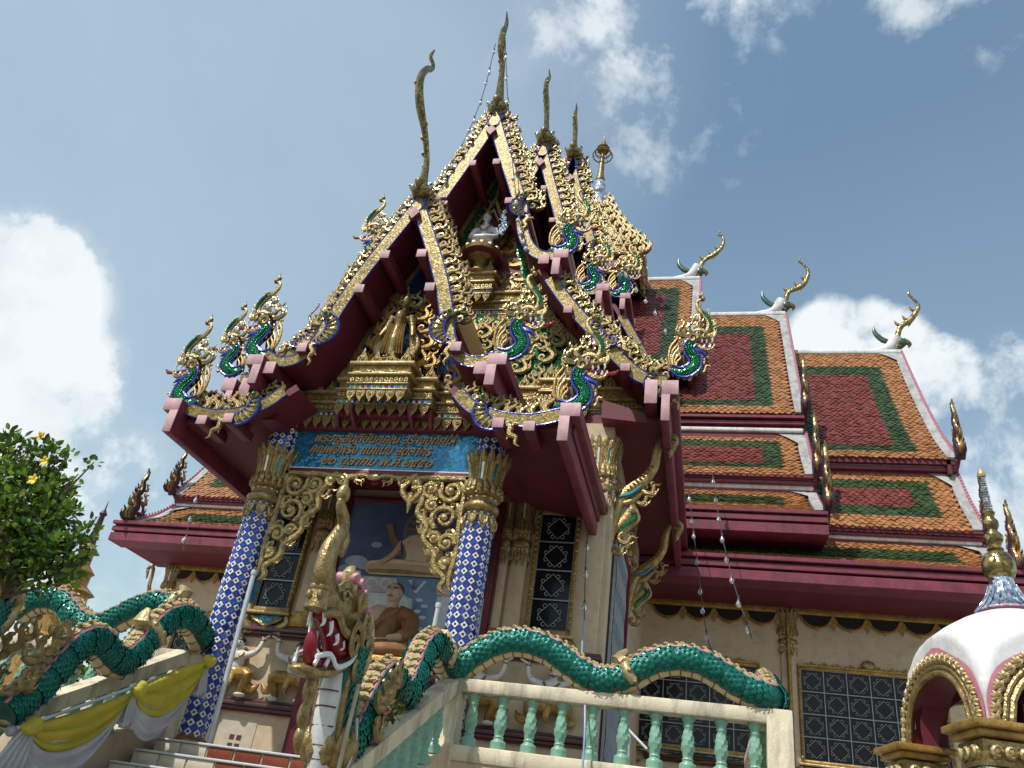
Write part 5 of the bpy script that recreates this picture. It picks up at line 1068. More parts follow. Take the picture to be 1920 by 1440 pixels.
for s in (1, -1):
    b.tube([(s * .15, 0, .86), (s * .22, .0, .62), (s * .27, -.06, .44)], [.06, .05, .035], 'gold', 8, (0, 1, 0), 1, 3); b.tube([(s * .2, .02, .6), (s * .3, .03, .35), (s * .28, .03, .14)], [.05, .1, .06], 'gold', 8, (0, 1, 0), .35, 3)
    hand(b, (s * .28, -.06, .42), (s * .2, -.1, -1), (s, 0, 0), .1, 'gold'); b.ball((s * .07, -.08, .02), (.05, .1, .03), 'gold', 7, 5)
organic(b, 'body', o, .014, 2, mx)
b = MB()
for i in range(-4, 5): b.tube([(i * .03, -.09, .66), (i * .036, -.125, .4), (i * .045, -.105, .1)], [.008, .013, .012], 'gold_dark', 4, (0, 1, 0), 1, 2)
link('robe_folds', b.mesh('robe_folds'), o, mx); b = MB(); b.ball((0, 0, -.03), (.24, .18, .06), 'gold_pale', 12, 6); link('lotus_base', b.mesh('lotus_base'), o, mx); b = MB(); face(b, (0, -.02, 1.1), .085, dark='gold_dark'); link('facial_features', b.mesh('facial_features'), o, mx)
b = MB()
for s in (1, -1):
    for x, y, k in ((.3, .1, .4), (.36, .4, .4), (.3, .7, .36), (.2, .95, .34), (.5, .05, .34)): flame(b, s * x, y, k, -s * .35, s, 'gold_dark')
    flame(b, s * .08, 1.2, .34, 0, s, 'gold')
link('flame_halo', b.mesh('flame_halo'), o, FRONT(9.55, X0, 7.82))
# ---- guardian reliefs holding up the plinth ledge
def relief(u, f):
    fr = FRONT(11.96, X0 + u, 3.26) @ Matrix.Diagonal((f, 1, 1, 1)); b = MB(); m = 'figure_white'
    L = lambda pts: [(p[0], p[1], p[2]) for p in pts]
    b.ball((-.05, .5, .08), (.13, .2, .09), m, 12, 8); b.ball((-.05, .62, .08), (.17, .1, .09), m, 10, 8); b.ball((-.07, .79, .1), (.07, .09, .08), m, 10, 8); b.tube([(-.06, .6, .08), (-.07, .74, .09)], .05, m, 8, (1, 0, 0), 1, 1); b.ball((-.07, .77, .19), (.018, .03, .02), m, 6, 4)
    b.tube(L([(.09, .63, .08), (.22, .66, .12), (.3, .74, .12), (.33, .9, .1)]), [.06, .05, .042, .035], m, 8, (0, 0, 1), 1, 3); b.tube(L([(-.2, .64, .08), (-.3, .7, .1), (-.3, .84, .1), (-.24, .94, .1)]), [.055, .048, .04, .033], m, 8, (0, 0, 1), 1, 3)
    for x, d in ((.33, .1), (-.24, .08)):
        for i in range(4): b.tube([(x, .9, .1), (x + d * .6 + .012 * i, .935, .11 + .018 * i), (x + d * 1.1, .95, .09 + .02 * i)], [.022, .016, .01], m, 5, (0, 1, 0), 1, 2)
        b.tube([(x, .88, .12), (x - d * .3, .93, .15)], [.018, .01], m, 5, (0, 0, 1), 1, 1)
    for x, d in ((-.24, -1), (.16, 1)): b.ball((x + d * .02, .03, .12), (.1, .035, .1), m, 8, 5)
    body = organic(b, 'relief_figure', temple, .013, 3, fr)
    b = MB(); m = 'gold_dark'
    b.ball((-.05, .36, .08), (.17, .1, .1), m, 10, 8); b.tube([(-.1, .34, .1), (-.3, .3, .14), (-.24, .1, .1), (-.24, .05, .1)], [.11, .1, .06, .05], m, 9, (0, 0, 1), .9, 3); b.tube([(.04, .34, .1), (.24, .32, .14), (.17, .12, .1), (.16, .05, .1)], [.11, .1, .06, .05], m, 9, (0, 0, 1), .9, 3)
    b.tube([(.2, .2, .08), (.36, .14, .08), (.46, .26, .07)], [.08, .07, .01], m, 7, (0, 0, 1), .5, 3); b.tube([(-.26, .2, .08), (-.38, .12, .08), (-.42, .2, .07)], [.07, .05, .01], m, 7, (0, 0, 1), .5, 3); b.tube([(-.04, .34, .16), (-.02, .18, .18), (-.05, .1, .16)], [.05, .06, .02], m, 7, (0, 0, 1), .5, 3)
    organic(b, 'trousers', body, .013, 2, fr)
    b = MB(); b.ball((-.07, .84, .085), (.075, .07, .08), 'hair_dark', 10, 6)
    for s in (1, -1):
        b.ball((-.07 + s * .03, .81, .175), (.016, .009, .01), 'hair_dark', 6, 4); b.tube([(-.07 + s * .01, .83, .18), (-.07 + s * .05, .84, .17)], .006, 'hair_dark', 4, (0, 0, 1), 1, 1); b.tube([(-.07, .745, .182), (-.07 + s * .035, .74, .178), (-.07 + s * .055, .755, .165)], .008, 'hair_dark', 4, (0, 0, 1), 1, 2)
    b.ball((-.07, .725, .178), (.022, .008, .01), 'bead_red', 6, 4)
    b.tube([(-.17, .66, .14), (-.1, .58, .18), (-.05, .55, .18), (.02, .58, .18), (.07, .66, .14)], [.015, .022, .026, .022, .015], 'gold', 5, (0, 0, 1), .7, 3)
    for q in ((.26, .7, .12), (.325, .87, .1), (-.3, .8, .1)): b.ball(q, (.05, .02, .05), 'gold', 8, 4)
    link('ornaments', b.mesh('ornaments'), body, fr)
for u, f in ((-2.55, 1), (-1.62, -1), (1.45, 1), (2.45, -1)): relief(u, f)
# ================================================================== STAIRS
st = thing('staircase', (X0, 7, 0), 'wide temple staircase with red tiled risers and grey nosings', 'stairs')
N_ = 14; rise = FLOOR / N_; run = .335
rt = MB(); rt.box(-.16, .16, 0, .012, .004, rise - .03, 'riser_red', .003); rr_ = rt.mesh('riser_tile'); rt = MB(); rt.box(-.16, .16, 0, .012, .004, rise - .03, 'riser_cream', .003); rc_ = rt.mesh('riser_tile')
sm = MB(); sm.box(-1.56, 1.56, .0, run + .02, 0, rise - .004, 'stone_grey'); sme = sm.mesh('step', False); ns = MB(); ns.box(-1.56, 1.56, -.03, .05, rise - .026, rise, 'pvc_grey', .006); nme = ns.mesh('nosing')
for i in range(N_):
    y = 9.36 - (N_ - i) * run; z = i * rise; o = link('step', sme, st, Matrix.Translation((X0, y, z)))
    link('nosing', nme, o, Matrix.Translation((X0, y, z)))
    if i > 5:
        for k in range(9): link('riser_tile', rc_ if k < 2 + (i + 1) % 2 else rr_, o, Matrix.Translation((X0 - 1.4 + k * .35, y - .0125, z)))
b = MB(); b.box(X0 - 1.56, X0 + 1.56, 9.3 - N_ * run, 9.36, -.02, .0, 'stone_grey'); b.build('stair_base', st)
# ---- railings
def P_baluster(h=.56):
    b = MB(); n = 16; V = []; Z = np.linspace(0, 1, 44)
    pr = [(0, .082), (.16, .082), (.165, .07), (.2, .05), (.23, .062), (.25, .05), (.28, .05), (.45, .068), (.6, .06), (.78, .042), (.8, .055), (.83, .055), (.85, .045), (.9, .055), (.96, .075), (1, .075)]
    zz_ = [p[0] for p in pr]; rr2 = [p[1] for p in pr]
    for z in Z:
        r = np.interp(z, zz_, rr2); tw = .28 < z < .79; sq = z < .165
        for j in range(n):
            a = 2 * math.pi * j / n; k = 1 + (.13 * math.cos(6 * (a - 5.0 * z)) if tw else 0)
            if sq: k = 1 / max(abs(math.cos((a % (math.pi / 3)) - math.pi / 6)), .8) * .93
            V.append((r * k * math.cos(a), r * k * math.sin(a), z * h))
    F = [(i * n + j, i * n + (j + 1) % n, (i + 1) * n + (j + 1) % n, (i + 1) * n + j) for i in range(len(Z) - 1) for j in range(n)] + [tuple(range(n - 1, -1, -1)), tuple((len(Z) - 1) * n + j for j in range(n))]
    b.add(V, F, 'baluster_green'); return b.mesh('baluster')
BAL = P_baluster()
def railing(s, label):
    xin = X0 + s * 1.7; t = thing('railing', (xin, 9.3, FLOOR), label, 'railing')
    xo = xin + s * .2; a, c = sorted((xin, xo))
    zt = lambda y: 3.37 - .485 * (9.28 - y)
    b = MB()
    y0 = 6.55 if s > 0 else 6.0
    b.prism([(y0, zt(y0)), (9.3, zt(9.3)), (9.3, zt(9.3) - .17), (y0, zt(y0) - .17)], (a, 0, 0), (0, 1, 0), (0, 0, 1), (1, 0, 0), c - a, 'cream_rail'); b.build('stair_rail', t)
    b = MB(); b.prism([(y0 - .4, 0), (9.3, 0), (9.3, zt(9.3) - .7), (y0 - .4, zt(y0 - .4) - .7)], (a, 0, 0), (0, 1, 0), (0, 0, 1), (1, 0, 0), c - a, 'cream_wall'); b.build('stringer', t)
    x1 = .85 if s > 0 else -9.9; e, g_ = sorted((xo, x1))
    b = MB(); b.box(e, g_, 9.3, 9.52, 3.23, 3.38, 'cream_rail', .012); b.build('top_rail', t)
    b = MB(); b.box(e, g_, 9.3, 9.52, 2.5, 2.67, 'cream_rail', .012); b.build('bottom_rail', t)
    b = MB(); b.box(e, g_, 9.32, 9.5, .0, 2.5, 'cream_wall'); b.build('terrace_front', t)
    for x in (xin + s * .1, x1 - s * .13): b = MB(); b.box(x - .13, x + .13, 9.297, 9.545, 1.2, 3.383, 'cream_rail', .012); b.build('post', t)
    b = MB(); b.box(x1 - s * .24 - .11, x1 - s * .24 + .11, 9.545, 13, 3.23, 3.38, 'cream_rail', .012); b.build('top_rail', t)
    k = 0
    while True:
        x = xo + s * (.17 + .345 * k)
        if (s > 0 and x > .5) or (s < 0 and x < -9.6): break
        link('baluster', BAL, t, Matrix.Translation((x, 9.41, 2.67))); k += 1
    for k in range(8):
        y = 9.0 - k * .3; link('baluster', BAL, t, Matrix.Translation((xin + s * .1, y, zt(y) - .72)))
    for k in range(6): link('baluster', BAL, t, Matrix.Translation((x1 - s * .24, 9.9 + k * .35, 2.67)))
    b = MB(); b.box(x1 - s * .24 - .11, x1 - s * .24 + .11, 9.545, 13, 2.5, 2.67, 'cream_rail', .012); b.build('bottom_rail', t)
    return t
railing(1, 'cream stair and terrace railing with twisted mint green balusters, right of the stairs'); railing(-1, 'cream stair railing left of the stairs, behind the yellow and white cloth')
# ---- naga serpents lying on the railings
def P_scale():
    p = MB(); V = [(-.5, .45, .05), (.5, .45, .05), (.52, -.1, .2), (.3, -.5, .26), (-.3, -.5, .26), (-.52, -.1, .2), (0, .1, .3), (0, -.25, .34)]
    p.add(V, [(0, 1, 6), (1, 2, 7, 6), (2, 3, 7), (3, 4, 7), (4, 5, 7), (5, 0, 6, 7)], 'naga_green')
    p.add([(-.22, .1, .3), (.22, .1, .3), (.24, -.16, .42), (0, -.32, .46), (-.24, -.16, .42), (0, -.1, .5)], [(0, 1, 5), (1, 2, 5), (2, 3, 5), (3, 4, 5), (4, 0, 5)], 'naga_green'); return p
def P_plate():
    p = MB(); p.ball((0, 0, .18), (.5, .62, .3), 'gold_pale', 8, 5); p.tube([(-.34, .1, .3), (0, .42, .42), (.34, .1, .3)], [.08, .16, .08], 'gold_pale', 6, (0, 0, 1), 1, 2); p.ball((0, .5, .52), (.16, .3, .16), 'gold_pale', 6, 4); return p
SCALE = P_scale(); PLATE = P_plate()
def naga(paths, r, label, hx, hy, hz):
    t = thing('naga_serpent', (hx, hy, 2.0), label, 'statue', 'green naga serpents along the temple stairs')
    path = smooth(paths, 5); st_ = 0; d = np.r_[0, np.cumsum(np.linalg.norm(np.diff(path, axis=0), axis=1))]
    S = np.arange(0, d[-1], .05); P = np.column_stack([np.interp(S, d, path[:, j]) for j in range(3)]); T = np.gradient(P, axis=0); T /= np.linalg.norm(T, axis=1)[:, None]
    b = MB(); b.tube(P, r, 'naga_body', 14, (0, 0, 1), 1, 1); b.build('body', t)
    sd = np.cross(T, (0, 0, 1)); sd /= np.linalg.norm(sd, axis=1)[:, None]; up = np.cross(sd, T)
    b = MB(); b.tube(P - up * r * .78, r * .52, 'cream_belly', 10, (0, 0, 1), .75, 1); b.build('belly', t)
    b = MB()
    for sg in (1, -1):
        b.tube(P + up * r * .84 + sd * sg * r * .56, .018, 'pink_scroll', 5, (0, 0, 1), 1, 1); b.tube(P - up * r * .74 + sd * sg * r * .64, .018, 'maroon_line', 5, (0, 0, 1), 1, 1)
    for i in range(2, len(P) - 2, 3):
        b.tube([P[i] - up[i] * r * .74 + sd[i] * r * .62, P[i] - up[i] * r * 1.19 + sd[i] * r * .3, P[i] - up[i] * r * 1.19 - sd[i] * r * .3, P[i] - up[i] * r * .74 - sd[i] * r * .62], .006, 'maroon_line', 4, tuple(T[i]), 1, 1)
    b.build('trim_lines', t)
    items = []; k = 0
    for s_ in np.arange(.05, d[-1] - .02, .062):
        i = min(len(P) - 1, int(s_ / .05)); k += 1
        for j in range(-3, 4):
            for sg in (1, -1):
                a = (j + (.5 if k % 2 else 0)) * .40
                if abs(a) > .92: continue
                e = sd[i] * sg * math.cos(a) + up[i] * math.sin(a); q = np.cross(T[i], e)
                fp_ = P[i] + e * r * .96; e2 = vnorm(e + np.random.RandomState(k * 31 + j * 7 + sg + 50).normal(0, .09, 3))
                items.append((frame(fp_, q * .072, T[i] * .10, e2 * .10), 0))
    cp = Vector((0, 0, 1.6)); pieces('scale', t, [SCALE], items, 290, 'scale_field', key=lambda m_: -(m_[0].col[2].xyz.normalized().dot((cp - m_[0].translation).normalized())) + .05 * (m_[0].translation - cp).length)
    pl = []
    for s_ in np.arange(.1, d[-1] - .03, .088):
        i = min(len(P) - 1, int(s_ / .05)); k = .125
        pl.append((frame(P[i] + up[i] * r * .84, sd[i] * r * 1.2, -T[i] * k * .8, up[i] * .115), 0))
    pieces('crest_plate', t, [PLATE], pl, 290)
    for fr_ in (.33, .62, .985):    # gold cuffs across the humps
        i = int(fr_ * (len(P) - 1)); b = MB(); ang = np.linspace(-2.2, 2.2, 13)
        b.tube([P[i] + r * 1.1 * (up[i] * math.cos(q) + sd[i] * math.sin(q)) + T[i] * .03 * math.cos(q * 2) for q in ang], .05, 'gold_pale', 8, tuple(T[i]), 1.1, 1)
        for q in ang[::2]: b.ball(P[i] + r * 1.28 * (up[i] * math.cos(q) + sd[i] * math.sin(q)), .035, 'gold', 6, 4)
        b.tube([P[i] + up[i] * (r * 1.0), P[i] + up[i] * (r * 1.5) - T[i] * .04, P[i] + up[i] * (r * 1.75) + T[i] * .1], [.09, .08, .03], 'gold_pale', 7, tuple(sd[i]), 1.3, 2); b.build('gold_cuff', t)
    # ---- head
    M_ = Matrix.Translation((hx, hy, hz)); MH = M_ @ Matrix.Translation((0, 5.95, 0)) @ Matrix.Diagonal((.66, .76, 1, 1)) @ Matrix.Translation((0, -5.95, 0)); MN = M_ @ Matrix.Translation((0, 6.5, 0)) @ Matrix.Diagonal((.74, .74, 1, 1)) @ Matrix.Translation((0, -6.5, 0)); ML = M_ @ Matrix.Translation((0, 6.6, .22)) @ Matrix.Diagonal((.58, .58, .85, 1)) @ Matrix.Translation((0, -6.68, .3)); X = lambda L: [(p[2] if len(p) > 2 else 0, p[0], p[1]) for p in L]; nx = (1, 0, 0)
    b = MB(); b.tube(X([(6.75, 2.02), (6.62, 2.25), (6.54, 2.5), (6.5, 2.78), (6.5, 2.95)]), [.22, .22, .22, .23, .22], 'naga_body', 14, nx, 1, 4); n_ = link('neck', b.mesh('neck'), t, MN)
    it = []
    NP = smooth(X([(6.75, 2.02), (6.62, 2.25), (6.54, 2.5), (6.5, 2.78), (6.5, 2.95)]), 5)
    for i in range(len(NP)):
        for j in range(5):
            for sg in (1, -1):
                a = -.3 + (j + (.5 if i % 2 else 0)) * .36; e = np.array((sg * math.cos(a), math.sin(a), .05)); q = np.cross((0, 0, 1), e)
                it.append((MN @ frame(NP[i] + e * .215, q * .08, np.array((0, 0, -1.)) * .10, e * .10), 0))
    pieces('scale', n_, [SCALE], it, 40, 'scale_field')
    b = MB(); b.tube(X([(6.52, 2.02), (6.42, 2.25), (6.35, 2.5), (6.36, 2.8)]), [.11, .115, .115, .11], 'white_gloss', 12, nx, 1.15, 3)
    for z in (2.12, 2.22, 2.36, 2.5, 2.62): y = np.interp(z, (2.02, 2.25, 2.5, 2.72), (6.52, 6.42, 6.35, 6.3)); b.tube([(x, y - .118 * math.cos(x / .16 * 1.3), z - .01) for x in np.linspace(-.13, .13, 7)], .006, 'maroon_line', 4, (0, 0, 1), 1, 1)
    for sg in (1, -1): b.tube(X([(6.56, 2.02, sg * .14), (6.46, 2.25, sg * .15), (6.39, 2.5, sg * .15), (6.38, 2.78, sg * .15)]), .04, 'gold', 7, nx, 1, 3)
    link('throat', b.mesh('throat'), t, MN)
    b = MB()
    b.tube(X([(6.62, 3.14), (6.35, 3.24), (6.05, 3.22), (5.76, 3.2)]), [.17, .16, .14, .12], 'gold', 12, nx, 1.15, 4, rnd=True); b.ball((0, 5.68, 3.27), (.14, .09, .055), 'gold', 10, 7); b.tube([(0, 5.7, 3.24), (0, 5.69, 3.1)], [.14, .15], 'gold', 10, (0, 1, 0), .7, 2)
    for sg in (1, -1):
        b.ball((sg * .07, 5.6, 3.2), .04, 'gold', 8, 6); b.ball((sg * .16, 6.02, 3.3), (.05, .06, .05), 'gold_pale', 8, 6); b.ball((sg * .2, 6.0, 3.3), .025, 'hair_dark', 7, 5); b.tube(X([(5.85, 3.3, sg * .14), (6.0, 3.38, sg * .17), (6.25, 3.34, sg * .18)]), [.025, .035, .02], 'gold', 6, nx, 1, 3)
        b.tube(X([(5.72, 3.08, sg * .13), (5.95, 3.13, sg * .16), (6.15, 3.05, sg * .17), (6.35, 3.02, sg * .19), (6.5, 2.9, sg * .18)]), [.03, .04, .04, .04, .03], 'gold', 6, nx, 1, 3)
    b.tube(X([(6.0, 3.22), (5.77, 3.32), (5.67, 3.42), (5.67, 3.55), (5.75, 3.68), (5.83, 3.8), (5.83, 3.87), (5.74, 3.92), (5.65, 3.97), (5.64, 4.02)]), [.15, .15, .145, .13, .11, .095, .085, .075, .065, .05], 'gold', 10, nx, .85, 4)
    b.ball((0, 5.65, 4.07), .085, 'gold', 10, 7); b.tube(X([(5.65, 4.12), (5.63, 4.2)]), [.04, .03], 'gold', 7, nx, 1, 1)
    b.tube(X([(5.95, 3.62), (5.98, 3.76), (5.92, 3.86)]), [.05, .07, .02], 'gold', 7, nx, .7, 3)
    link('skull', b.mesh('skull'), t, MH)
    b = MB(); b.tube(X([(6.55, 2.84), (6.2, 2.72), (5.9, 2.66), (5.74, 2.65)]), [.06, .055, .05, .045], 'gold', 10, nx, 3.2, 3, rnd=True); b.tube(X([(6.02, 2.64), (6.03, 2.54), (6.08, 2.44)]), [.06, .085, .06], 'gold', 8, nx, 1.0, 3); b.tube(X([(6.06, 2.46), (6.02, 2.36), (6.08, 2.26)]), [.05, .07, .045], 'gold', 8, nx, 1, 3); b.tube(X([(6.06, 2.27), (6.04, 2.2), (6.1, 2.1)]), [.045, .06, .02], 'gold', 8, nx, 1, 3)
    for sg in (1, -1): b.tube(X([(5.75, 2.76, sg * .13), (6.0, 2.82, sg * .17), (6.2, 2.76, sg * .18), (6.45, 2.84, sg * .2), (6.6, 2.95, sg * .2)]), [.02, .024, .024, .022, .015], 'white_tooth', 6, nx, 1, 3)
    link('lower_jaw', b.mesh('lower_jaw'), t, MH)
    b = MB(); b.tube(X([(6.6, 2.96), (6.35, 2.95), (6.1, 3.06), (5.8, 3.12)]), [.12, .13, .11, .08], 'red_mouth', 10, nx, 1.2, 2); b.tube(X([(6.4, 2.8), (6.1, 2.75), (5.88, 2.77), (5.78, 2.88), (5.77, 2.97)]), [.06, .065, .07, .055, .02], 'red_mouth', 8, nx, 1.5, 3); link('tongue', b.mesh('tongue'), t, MH)
    b = MB()
    for y, z, h, sg in [(5.76, 3.1, -.15, .7), (5.76, 3.1, -.15, -.7), (5.9, 3.06, -.16, 1), (5.9, 3.06, -.16, -1), (6.1, 3.0, -.12, 1), (6.1, 3.0, -.12, -1), (6.28, 2.98, -.1, 1), (6.28, 2.98, -.1, -1), (5.76, 2.7, .15, 1), (5.76, 2.7, .15, -1), (6.0, 2.73, .13, 1), (6.0, 2.73, .13, -1)]:
        b = MB(); b.tube(X([(y, z, sg * .13), (y + .03, z + h * .5, sg * .14), (y - .01, z + h * .75, sg * .12)]), [.026, .02, .004], 'white_tooth', 7, nx, 1, 3); link('tooth', b.mesh('tooth'), t, MH)
    b = MB()
    for sg in (1, -1):
        q = [(p[1] , p[0]) for p in ()]
        for (cy, cz, rr3, tn, dr) in ((6.42, 3.0, .17, 1.5, 1), (6.62, 3.2, .12, 1.4, -1), (6.35, 3.3, .1, 1.3, 1), (6.6, 2.82, .1, 1.3, -1), (6.8, 3.02, .09, 1.3, 1)):
            b.tube([(sg * .23, p[0], p[1]) for p in spiral(cy, cz, rr3, 0, tn, dr, 12)], np.linspace(.042, .02, int(12 * tn) + 1), 'gold', 6, nx, .8, 1)
        b.tube(X([(6.7, 2.72, sg * .21), (6.88, 2.9, sg * .2), (6.92, 3.12, sg * .18), (6.82, 3.3, sg * .16)]), [.05, .06, .06, .03], 'gold_pale', 7, nx, .7, 3); b.tube(X([(6.6, 2.9, sg * .22), (6.76, 3.0, sg * .22), (6.8, 3.16, sg * .2)]), [.05, .07, .03], 'naga_green', 7, nx, .6, 3)
    for i, (y, z, h) in enumerate(((6.2, 3.36, .26), (6.36, 3.34, .28), (6.52, 3.28, .28), (6.68, 3.18, .26), (6.82, 3.02, .24), (6.88, 2.84, .22))):
        b.tube(X([(y, z - .1), (y + .12, z + h * .3), (y + .06, z + h * .7), (y + .16, z + h)]), [.08, .09, .06, .015], 'gold' if i % 2 else 'gold_pale', 8, nx, 1.5, 3)
        b.tube([(x, y + .07, z + h * .55) for x in (-.15, 0, .15)], .05, 'pink_scroll', 8, (0, 0, 1), 1, 1)
    link('mane', b.mesh('mane'), t, MH)
    b = MB()
    for i in range(10):
        a = 2 * math.pi * i / 10; e = np.array((math.cos(a), math.sin(a), 0)); c0 = np.array((0, 6.68, 1.92)); b.tube([c0 + e * .1, c0 + e * .27 + (0, 0, .04), c0 + e * .32 + (0, 0, .2), c0 + e * .28 + (0, 0, .34)], [.07, .1, .09, .01], 'gold', 8, tuple(np.cross(e, (0, 0, 1))), 1.2, 3); b.ball(c0 + e * .33 + (0, 0, .06), .05, 'gold_pale', 7, 5)
    b.lathe([(.2, 1.7), (.28, 1.8), (.26, 1.95), (.22, 2.05)], (0, 6.68, 0), 'gold', 16); link('lotus_base', b.mesh('lotus_base'), t, ML)
    # flourishes where the neck meets the rail
    b = MB()
    for sg in (1, -1):
        for (y, z, h, a) in ((6.95, 2.62, .34, .5), (7.1, 2.72, .34, .3), (7.0, 2.45, .3, 1.2), (7.25, 2.86, .28, .3)):
            c_ = MB(); flame(c_, 0, 0, h, -a, 1, 'gold'); b = MB(); b.add([(sg * .2 + v[2] * sg, y + v[0], z + v[1]) for v in c_.v], c_.f, 'gold'); link('flourish', b.mesh('flourish'), t, M_)
    return t
pr_ = [(-3.0, 6.8, 2.12)] + [(-3.0, y, z) for y, z in [(6.86, 2.22), (6.98, 2.36), (7.06, 2.52), (7.21, 2.74), (7.35, 2.9), (7.54, 2.99), (7.75, 2.95), (7.95, 2.9), (8.12, 2.99), (8.25, 3.2), (8.37, 3.42), (8.6, 3.57), (8.88, 3.58), (9.15, 3.52)]] + [(-2.92, 9.36, 3.47)] + \
      [(x, 9.4, z) for x, z in [(-2.77, 3.58), (-2.54, 3.75), (-2.3, 3.85), (-2.08, 3.86), (-1.79, 3.79), (-1.53, 3.64), (-1.31, 3.53), (-1.1, 3.51), (-.89, 3.58), (-.65, 3.74), (-.38, 3.82), (-.1, 3.8), (.13, 3.7), (.35, 3.58), (.53, 3.52)]] + [(.66, 9.46, 3.51), (.66, 9.75, 3.56), (.64, 10.1, 3.76), (.62, 10.5, 3.84), (.62, 10.9, 3.66), (.62, 11.2, 3.52)]
naga(pr_, .148, 'green scaled naga with gaping fanged head on the railing right of the stairs', -3.0, 0, 0)
pl_ = [(-6.3, y, z) for y, z in [(6.66, 2.16), (6.75, 2.26), (6.89, 2.4), (7.02, 2.6), (7.12, 2.79), (7.26, 2.96), (7.47, 3.03), (7.73, 2.95), (7.95, 2.93), (8.14, 3.1), (8.3, 3.36), (8.52, 3.58), (8.86, 3.68), (9.15, 3.58)]] + [(-6.38, 9.36, 3.53), (-6.55, 9.4, 3.68)] + [(x, 9.4, z) for x, z in [(-6.75, 3.84), (-7.05, 3.95), (-7.25, 3.94), (-7.47, 3.86), (-7.66, 3.74), (-7.84, 3.63), (-8.09, 3.57), (-8.36, 3.67), (-8.61, 3.84), (-8.82, 3.89), (-9.1, 3.84), (-9.35, 3.6)]]
naga(pl_, .158, 'green scaled naga on the railing left of the stairs, head hidden by the shrub', -6.3, -.5, .0)
# ================================================================== CLOTH SWAGS
CX = -6.1
def swag(p0, p1, sag0, sag1, m, amp, ph, xo=0., rows=12, cols=34):
    """hanging cloth between p0 and p1 (y,z), from sag0 to sag1 below the chord"""
    G = []
    for i in range(rows):
        v = i / (rows - 1); r_ = []
        for j in range(cols):
            u = j / (cols - 1); pr = (4 * u * (1 - u)) ** .8
            y = p0[0] + (p1[0] - p0[0]) * u; z = p0[1] + (p1[1] - p0[1]) * u - pr * (sag0 + (sag1 - sag0) * v)
            f = math.sin(v * 17 + ph + math.sin(u * 3.1) * 2.2) * amp * (.25 + pr) + math.sin(v * 33 + u * 5 + ph) * amp * .35
            r_.append((CX + xo + f + .09 * pr * math.sin(math.pi * (.25 + v * .6)), y, z + f * .4))
        G.append(r_)
    return G
cl = thing('cloth_swag', (CX, 8, 2.3), 'yellow and white cloth swags draped along the stair railing on a rod', 'cloth')
A_, K_, B_ = (6.78, 2.1), (8.07, 2.68), (9.2, 3.25)
for nm, p0, p1, s0, s1, m, am, xo in (('yellow_drape', A_, K_, .0, .40, 'cloth_yellow', .026, .03), ('white_drape', A_, K_, .28, .74, 'cloth_white', .03, .0), ('yellow_drape', K_, B_, -.08, .48, 'cloth_yellow', .03, .04), ('white_drape', K_, B_, .34, .70, 'cloth_white', .03, .0)):
    b = MB(); b.sheet(swag(p0, p1, s0, s1, m, am, s1 * 9, xo), m); o = b.build(nm, cl, True, 180); q = o.modifiers.new('t', 'SOLIDIFY'); q.thickness = .006
def tail(y, z, dy, L, w, m, nm='cloth_tail'):
    G = []
    for i in range(12):
        v = i / 11; r_ = []
        for j in range(22):
            u = j / 21 - .5; k = .25 + .75 * v ** .7; r_.append((CX + .05 + .035 * math.sin(u * 26 + v * 1.5) * (.4 + v), y + dy * v + u * w * k, z - L * v + .03 * math.sin(u * 9) * v))
        G.append(r_)
    b = MB(); b.sheet(G, m); o = b.build(nm, cl, True, 180); q = o.modifiers.new('t', 'SOLIDIFY'); q.thickness = .006
tail(6.8, 2.1, -.16, .5, .42, 'cloth_white'); tail(8.05, 2.66, .02, .34, .2, 'cloth_white'); tail(9.2, 3.22, .02, .36, .22, 'cloth_white')
for y, z in (A_, K_, B_):
    b = MB(); rs = np.random.RandomState(int(y * 10))
    for i in range(7): e = rs.uniform(-1, 1, 3); b.tube([np.array((CX + .06, y, z)) + e * .07, np.array((CX + .1, y, z)) - e * (.02, .06, .06), np.array((CX + .05, y, z)) + rs.uniform(-1, 1, 3) * .08], [.04, .055, .035], 'cloth_yellow', 7, (0, 0, 1), 1, 3)
    organic(b, 'knot', cl, .016, 2)
b = MB(); b.tube([(CX + .02, 6.62, 2.03), (CX + .02, 9.3, 3.3)], .018, 'pvc_grey', 8, (1, 0, 0), 1, 1)
for y, z in ((6.62, 2.03), (9.3, 3.3)): b.ball((CX + .02, y, z), .05, 'iron_grey', 10, 7); b.tube([(CX - .1, y + .06, z), (CX + .02, y + .06, z + .02)], .02, 'iron_grey', 6, (0, 0, 1), 1, 1)
b.build('rod', cl)
